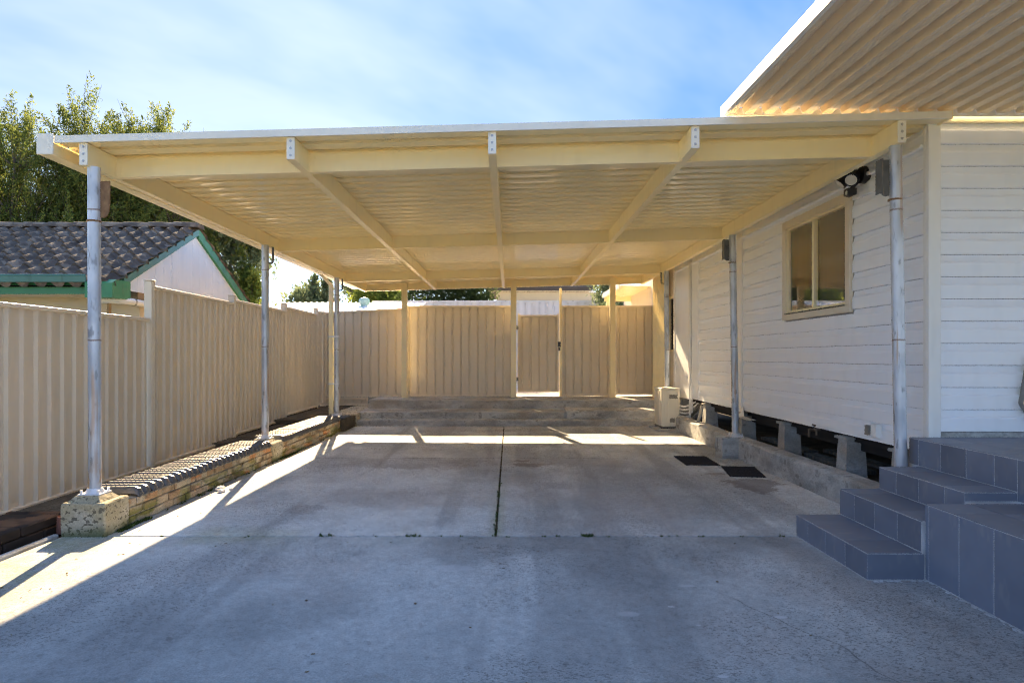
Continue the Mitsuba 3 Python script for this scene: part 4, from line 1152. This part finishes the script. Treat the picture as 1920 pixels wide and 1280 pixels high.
# ------------------------------------------------------------------ behind the back fence
gf = thing('metal_fence', 'pale grey metal sheet fence beyond the back fence and gate', 'fence')
xa = -5.2
for i in range(4):
    xb = xa + 2.55
    part(gf, 'sheet', strip(rib_profile(2.5, 0.27, w=0.075, h=-0.035), (xa, 25.9, 0.4), (1, 0, 0), (0, -1, 0), (0, 0, 1), 3.22), 'm_greyfence')
    part(gf, 'rail', bx(xa, xa + 2.5, 25.87, 25.93, 3.60, 3.66), 'm_greyfence')
    part(gf, 'post', bx(xa + 2.5, xa + 2.55, 25.86, 25.94, 0.4, 3.64), 'm_greyfence')
    xa = xb
nr = thing('shed', 'long white metal shed roof beyond the back left fence', 'shed')
srf = []
prr = rib_profile(8.2, 0.2, w=0.05, h=0.03, fine=False)
part(nr, 'roof', strip(prr, (-11.2, 20.6, 2.75), (1, 0, 0), (0, 0, 1), (0, 1, 0.185), 3.9), 'm_whiteroof')
part(nr, 'wall', bx(-11.1, -3.15, 20.8, 24.0, 0.3, 2.72), 'm_white')
vt = thing('roof_ventilator', 'pale green ribbed ventilator on the white shed roof', 'ventilator')
vx, vy, vz = -4.95, 23.3, 3.24
part(vt, 'neck', cyl((vx, vy, vz - 0.1), (vx, vy, vz + 0.06), 0.12, n=20), 'm_ventgreen', smooth=40)
for i in range(18):
    a0 = i * 2 * math.pi / 18
    pts = []
    for t in np.linspace(0.08, 0.93, 8):
        ph = math.pi * t
        rr = 0.17 * math.sin(ph) ** 0.5 + 0.02
        zz = vz + 0.05 + 0.13 * (1 - math.cos(ph))
        pts.append([(vx + rr * math.cos(a0 + d), vy + rr * math.sin(a0 + d), zz) for d in (0.0, 0.30)] )
    V = np.array(pts).reshape(-1, 3)
    V[1::2] = (V[1::2] - [vx, vy, 0]) * [0.93, 0.93, 1] + [vx, vy, 0]
    F = []
    for k in range(7):
        F += [(2 * k, 2 * k + 1, 2 * k + 3), (2 * k, 2 * k + 3, 2 * k + 2)]
    part(vt, 'vane', trimesh.Trimesh(V, F, process=False), 'm_ventgreen')
part(vt, 'cap', cyl((vx, vy, vz + 0.305), (vx, vy, vz + 0.32), 0.08, 0.03, n=16), 'm_ventgreen', smooth=40)

nh = thing('neighbour_house', 'cream house with dark roof edge seen through the gap above the gate', 'house')
part(nh, 'wall', bx(-0.6, 4.15, 31.5, 38.0, 0.3, 4.50), 'm_farcream')
part(nh, 'fascia', bx(-1.05, 3.86, 30.9, 31.05, 4.55, 4.71), 'm_fardark')
part(nh, 'band', bx(-0.7, 3.98, 31.4, 31.49, 3.90, 4.10), 'm_fardark')
part(nh, 'soffit', bx(-1.05, 3.86, 31.05, 31.5, 4.51, 4.54), 'm_farcream')
part(nh, 'gutter', bx(-1.1, 3.92, 30.8, 30.9, 4.64, 4.76, 0.02), 'm_fardark')
part(nh, 'roof', hull([(x, y, z) for x, y, z in ((-1.15, 30.85, 4.75), (3.98, 30.85, 4.75), (-1.15, 38.5, 4.75), (3.98, 38.5, 4.75), (1.1, 34.6, 6.7), (1.9, 34.6, 6.7))]), 'm_farroof')
for px0 in (0.3, 2.3):
    wk2 = part(nh, 'window', bx(px0, px0 + 1.3, 31.45, 31.499, 2.0, 3.6), 'm_white')
    part(wk2, 'pane', bx(px0 + 0.06, px0 + 1.24, 31.43, 31.452, 2.06, 3.54), 'm_dark')
rp = thing('rear_patio_roof', 'small cream patio roof beyond the right end of the back fence', 'patio roof')
part(rp, 'roof_sheet', strip(rib_profile(3.0, 0.2, w=0.05, h=0.03, fine=False), (2.95, 18.2, 3.42), (0, 1, 0), (0, 0, 1), (1, 0, -0.02), 0.85), 'm_cream')
part(rp, 'beam', bx(2.95, 3.78, 21.15, 21.22, 3.25, 3.40), 'm_cream')
part(rp, 'barge', bx(2.90, 2.96, 18.15, 21.25, 3.36, 3.50), 'm_offwhite')
part(rp, 'post', bx(3.0, 3.09, 21.1, 21.19, 0.49, 3.25), 'm_cream')


# ------------------------------------------------------------------ trees and shrubs
def leaves(C, spread, per, size, rng, up=0.3, cols=None, width=0.28):
    """Leaf-shaped quads round the cluster centres C."""
    n = len(C) * per
    c = np.repeat(C, per, 0) + rng.normal(size=(n, 3)) * spread
    d = rng.normal(size=(n, 3))
    d[:, 2] += up * 2
    d /= np.linalg.norm(d, axis=1, keepdims=True)
    s = np.cross(d, rng.normal(size=(n, 3)))
    s /= np.linalg.norm(s, axis=1, keepdims=True)
    L = size * rng.uniform(0.6, 1.3, (n, 1))
    W = L * width
    V = np.stack([c, c + d * L * 0.5 + s * W, c + d * L, c + d * L * 0.5 - s * W], 1).reshape(-1, 3)
    i = np.arange(n) * 4
    F = np.vstack([np.stack([i, i + 1, i + 2], 1), np.stack([i, i + 2, i + 3], 1)])
    cl = np.repeat(rng.uniform(0, 1, (len(C), 1)), per, 0) * 0.6 + rng.uniform(0, 1, (n, 1)) * 0.4
    cols = np.array(cols)
    t = cl * (len(cols) - 1)
    k = np.minimum(t.astype(int), len(cols) - 2)[:, 0]
    col = cols[k] * (1 - (t - k[:, None])) + cols[k + 1] * (t - k[:, None])
    return trimesh.Trimesh(V, F, process=False), np.repeat(col, 4, 0)


OLIVE = [(0.05, 0.085, 0.03), (0.12, 0.165, 0.05), (0.23, 0.275, 0.07), (0.38, 0.385, 0.11)]
GREY = [(0.09, 0.125, 0.065), (0.19, 0.235, 0.12), (0.33, 0.36, 0.20)]
FRESH = [(0.09, 0.13, 0.03), (0.20, 0.25, 0.05), (0.34, 0.36, 0.08)]


def tree(label, base, ellipsoids, ncl, per, spread, size, cols, seed, spires=0, catg='tree', name='tree', up=0.3, width=0.28, gaps=0.42, trunk_r=0.16, limbs=9):
    rng = np.random.default_rng(seed)
    k = thing(name, label, catg)
    base = np.array(base, float)
    C = []
    wts = np.array([e[3] * e[4] * e[5] for e in ellipsoids])
    wts = wts / wts.sum()
    while len(C) < ncl:
        e = ellipsoids[rng.choice(len(ellipsoids), p=wts)]
        q = rng.normal(size=3)
        q = q / np.linalg.norm(q) * rng.uniform(0.15, 1) ** 0.55
        p = np.array(e[:3]) + q * np.array(e[3:])
        if meshkit.fbm((p * 0.9)[None], 2, seed)[0] > gaps and p[2] > 0.5:
            C.append(p)
    C = np.array(C)
    ext = []
    for s in range(spires):
        e = ellipsoids[rng.integers(len(ellipsoids))]
        a = rng.uniform(0, 2 * np.pi)
        r = rng.uniform(0, 0.85)
        top = np.array(e[:3]) + np.array([e[3] * r * np.cos(a), e[4] * r * np.sin(a), e[5] * math.sqrt(1 - r * r) * 0.9])
        hgt = rng.uniform(0.4, 1.3)
        lean = rng.normal(size=2) * 0.22
        for t in np.linspace(0, 1, 9):
            ext.append(top + np.array([lean[0] * t, lean[1] * t, hgt * t]))
    if ext:
        C = np.vstack([C, np.array(ext)])
    sp = np.full((len(C), 1), spread)
    if ext:
        sp[-len(ext):] = spread * 0.45
    m, col = leaves(C, np.repeat(sp, per, 0), per, size, rng, up, cols, width)
    part(k, 'crown', m, 'm_leaf', color=col, kind='stuff')
    # trunk, limbs and twigs
    top_c = np.array(ellipsoids[0][:3])
    fork = base + (top_c - base) * 0.35
    br = [cyl(base, fork, trunk_r, trunk_r * 0.75, n=9, caps=False)]
    nodes = []
    for i in range(limbs):
        tgt = C[rng.integers(ncl)]
        mid = fork + (tgt - fork) * 0.5 + rng.normal(size=3) * 0.2 + [0, 0, 0.2]
        br.append(cyl(fork, mid, trunk_r * 0.5, trunk_r * 0.28, n=7, caps=False))
        br.append(cyl(mid, tgt, trunk_r * 0.28, trunk_r * 0.08, n=6, caps=False))
        nodes += [mid, (mid + tgt) / 2, tgt, fork]
    nodes = np.array(nodes)
    part(k, 'trunk', cat(*br), 'm_bark', smooth=50)
    tw = []
    for c in C[::2]:
        j = np.argmin(np.linalg.norm(nodes - c + np.array([0, 0, 0.4]), axis=1))
        if np.linalg.norm(nodes[j] - c) < 0.05:
            continue
        tw.append(cyl(nodes[j], c, 0.018, 0.006, n=3, caps=False))
    part(k, 'twigs', cat(*tw), 'm_bark', kind='stuff')
    return k


def brush_tree(label, base, ellipsoids, nshoot, per, seed, cols, trunk_r=0.18, r0=0.085, size=0.092):
    """A fine-leaved tree of upright brush-like shoots that stand out of an uneven crown."""
    rng = np.random.default_rng(seed)
    k = thing('tree', label, 'tree')
    base = np.array(base, float)
    wts = np.array([e[3] * e[4] * e[5] for e in ellipsoids])
    wts = wts / wts.sum()
    starts, ends, C, rad = [], [], [], []
    while len(starts) < nshoot:
        e = ellipsoids[rng.choice(len(ellipsoids), p=wts)]
        q = rng.normal(size=3)
        q = q / np.linalg.norm(q) * rng.uniform(0.05, 1) ** 0.45
        p = np.array(e[:3]) + q * np.array(e[3:])
        if p[2] < 1.2 or meshkit.fbm((p * 0.8)[None], 3, seed)[0] < 0.33:
            continue
        out = np.array([q[0], q[1], 0.0])
        d = np.array([0, 0, 1.0]) + out * 0.55 + rng.normal(size=3) * 0.28
        d /= np.linalg.norm(d)
        L = rng.uniform(0.5, 1.25) * (1.0 if rng.uniform() > 0.12 else 1.55)
        starts.append(p)
        ends.append(p + d * L)
        bend = rng.normal(size=3) * 0.10
        t = rng.uniform(0.0, 1.0, per) ** 0.9
        c = p + d * L * t[:, None] + bend * (t * t)[:, None]
        C.append(c)
        rad.append(np.full(per, r0) * (1.25 - 0.95 * t))
    C, rad = np.vstack(C), np.hstack(rad)[:, None]
    m, col = leaves(C, rad, 1, size, rng, 0.35, cols, 0.17)
    shade = np.repeat(rng.uniform(0.75, 1.2, nshoot), per * 4)[:, None]
    part(k, 'crown', m, 'm_leaf', color=np.clip(col * shade, 0, 0.6), kind='stuff')
    fork = base + (np.array(ellipsoids[0][:3]) - base) * 0.35
    br, nodes = [cyl(base, fork, trunk_r, trunk_r * 0.7, n=9, caps=False)], []
    for i in range(12):
        tgt = starts[rng.integers(nshoot)]
        mid = fork + (tgt - fork) * 0.5 + rng.normal(size=3) * 0.25
        br += [cyl(fork, mid, trunk_r * 0.45, trunk_r * 0.25, n=7, caps=False), cyl(mid, tgt, trunk_r * 0.25, trunk_r * 0.08, n=6, caps=False)]
        nodes += [mid, (mid + tgt) / 2, tgt, (mid + fork) / 2]
    part(k, 'trunk', cat(*br), 'm_bark', smooth=50)
    nodes = np.array(nodes)
    tw = []
    for p, e in zip(starts, ends):
        j = np.argmin(np.linalg.norm(nodes - p + np.array([0, 0, 0.4]), axis=1))
        if np.linalg.norm(nodes[j] - p) > 0.05:
            tw.append(cyl(nodes[j], p, 0.016, 0.008, n=3, caps=False))
        tw.append(cyl(p, e, 0.008, 0.003, n=3, caps=False))
    part(k, 'twigs', cat(*tw), 'm_bark', kind='stuff')
    return k


brush_tree('bushy tree at the far left edge behind the tiled garage', (-13.8, 18.8, -0.2), [(-14.2, 18.8, 3.8, 2.3, 1.6, 2.6), (-14.0, 18.7, 6.2, 1.9, 1.2, 1.9)], 900, 150, 1, OLIVE)
brush_tree('tall wispy topped tree behind the garage roof, left of the nearest post', (-11.6, 19.6, -0.2), [(-11.7, 19.6, 3.8, 2.0, 1.5, 2.4), (-11.5, 19.5, 5.8, 1.7, 1.0, 1.5), (-12.2, 19.5, 7.2, 0.7, 0.6, 1.2)], 820, 150, 2, OLIVE)
brush_tree('dense dark based tree behind the garage ridge under the carport gutter', (-9.8, 20.0, -0.2), [(-10.4, 20.0, 3.8, 1.7, 1.6, 2.4), (-10.5, 19.8, 6.5, 1.5, 1.2, 1.5), (-9.9, 20.0, 6.0, 1.0, 1.0, 1.3)], 800, 150, 3, OLIVE)
tree('open leafy tree with drooping tips right of the garage gable', (-8.7, 21.5, -0.2), [(-8.9, 21.5, 4.6, 1.3, 1.3, 1.9), (-8.3, 21.3, 3.6, 0.9, 0.9, 1.3), (-9.4, 21.5, 5.6, 1.0, 1.0, 1.3)], 250, 34, 0.22, 0.15, GREY, 4, 10, gaps=0.47)
tree('low yellow green shrub at the foot of the garage gable', (-8.0, 20.5, -0.2), [(-8.0, 20.5, 3.0, 0.55, 0.5, 0.75)], 60, 40, 0.18, 0.14, FRESH, 5, 3, 'shrub', 'shrub', gaps=0.2, trunk_r=0.06, limbs=4)
tree('rounded far tree above the white shed roof, left of the third post', (-10.4, 36.0, -0.2), [(-10.7, 36, 4.1, 1.0, 1.0, 0.95), (-9.8, 36, 3.9, 0.7, 0.7, 0.7)], 120, 40, 0.24, 0.22, GREY, 6, 4, gaps=0.3)
tree('thin airy gum tree above the shed roof by the third post', (-8.6, 40.0, -0.2), [(-9.0, 40, 6.0, 0.9, 0.9, 0.7), (-7.7, 40, 5.3, 1.0, 0.9, 0.8), (-8.5, 40, 4.9, 0.8, 0.8, 0.8), (-6.6, 40, 5.5, 0.7, 0.7, 0.5)], 130, 26, 0.22, 0.24, GREY, 7, 5, gaps=0.42, trunk_r=0.14)
tree('low light green shrub above the shed roof right of the ventilator', (-6.2, 30.0, 0.0), [(-6.3, 30, 3.7, 0.7, 0.7, 0.6), (-5.3, 30, 3.9, 0.8, 0.7, 0.7)], 110, 40, 0.2, 0.18, FRESH, 8, 3, 'shrub', 'shrub', gaps=0.25, trunk_r=0.07, limbs=5)
hd = thing('hedge', 'dark dense hedge above the grey back fence', 'hedge')
rng = np.random.default_rng(21)
C = np.stack([rng.uniform(-4.3, -0.75, 620), rng.uniform(27.2, 28.3, 620), rng.uniform(1.6, 5.5, 620)], 1)
m, col = leaves(C, np.full((620 * 40, 1), 0.2), 40, 0.13, rng, 0.2, [(0.03, 0.05, 0.02), (0.06, 0.09, 0.03), (0.12, 0.15, 0.05)], 0.3)
part(hd, 'foliage', m, 'm_leaf', color=col, kind='stuff')
part(hd, 'stem', cat(*[cyl((x, 27.7, 0.2), (x + 0.1, 27.7, 5.0), 0.05, 0.02, n=6) for x in np.linspace(-4.0, -1.0, 6)]), 'm_bark')
tree('small round leafed bush left of the last cream column behind the fence', (3.6, 25.2, 0.3), [(3.62, 25.2, 3.75, 0.42, 0.4, 0.95)], 70, 40, 0.16, 0.13, GREY, 9, 2, 'shrub', 'shrub', gaps=0.15, trunk_r=0.06, limbs=4)
tree('clipped bush under the small rear patio roof', (3.7, 23.6, 0.3), [(3.8, 23.6, 2.9, 0.75, 0.4, 0.55)], 90, 40, 0.13, 0.11, GREY, 10, 0, 'shrub', 'shrub', gaps=0.1, trunk_r=0.05, limbs=4)

# ------------------------------------------------------------------ small things on the slab
wd = thing('joint_weeds', 'small green weeds and moss growing in the slab joints and wall foot', kind='stuff')
rng = np.random.default_rng(5)
C = []
for i in range(16):
    C.append((JX + rng.normal() * 0.008, JY + abs(rng.normal()) * 1.4, 0.0))
for c, n, s in (((0.68, JY), 10, 0.025), ((-0.85, JY), 4, 0.03), ((-1.6, JY), 3, 0.05)):
    for i in range(n):
        C.append((c[0] + rng.normal() * s, c[1] + rng.normal() * 0.008, 0.0))
for i in range(25):
    C.append((rng.uniform(-3.0, 2.4), JY + rng.normal() * 0.006, -0.012))
for i in range(70):
    C.append((-3.445 + abs(rng.normal()) * 0.012, rng.uniform(6.0, 6.5), 0.0))
for i in range(60):
    C.append((-3.44 + abs(rng.normal()) * 0.015, 10.7 + rng.normal() * 0.25, 0.0))
for i in range(50):
    C.append((-3.44 + abs(rng.normal()) * 0.01, rng.uniform(6.5, 13.5), 0.0))
C = np.array(C)
m, col = leaves(C, np.tile([[0.008, 0.012, 0.004]], (len(C) * 9, 1)), 9, 0.022, rng, 0.8, [(0.03, 0.045, 0.015), (0.05, 0.08, 0.025), (0.09, 0.12, 0.04)], 0.3)
add(wd, m, 'm_weed', color=col)
lf = thing('fallen_leaves', 'scattered small dry leaves and grit on the concrete', kind='stuff')
C = np.stack([rng.uniform(-3.3, 3.3, 150), rng.uniform(2.6, 14.5, 150), np.full(150, 0.004)], 1)
C = np.vstack([C, np.stack([rng.uniform(-3.8, -3.0, 60), rng.uniform(4.0, 8.0, 60), np.full(60, 0.004)], 1)])
m, col = leaves(C, np.full((len(C), 1), 0.002), 1, 0.03, rng, 0.0, [(0.05, 0.035, 0.02), (0.16, 0.11, 0.06), (0.30, 0.24, 0.15)], 0.3)
v = np.array(m.vertices)
v[:, 2] = 0.003 + np.clip((v[:, 2] - 0.004) * 0.25, -0.001, 0.012) + 0.001
add(lf, trimesh.Trimesh(v, m.faces, process=False), 'm_weed', color=col)
# crumpled paper by the brick wall
cpk = thing('crumpled_paper', 'crumpled white paper scrap at the foot of the brick wall', 'paper')
ms = []
for i, (dx, dy, r) in enumerate(((0, 0, 0.045), (0.07, -0.12, 0.035), (-0.03, 0.14, 0.025), (0.12, 0.02, 0.02))):
    s = trimesh.creation.icosphere(subdivisions=3, radius=1.0)
    v = np.array(s.vertices)
    v *= (0.6 + 0.9 * meshkit.fbm(v * 2.2 + i * 9, 3, i))[:, None]
    v = v * [r, r * 1.3, r * 0.6] + [-3.35 + dx, 7.9 + dy, r * 0.42]
    ms.append(trimesh.Trimesh(v, s.faces, process=False))
add(cpk, cat(*ms), 'm_paper')
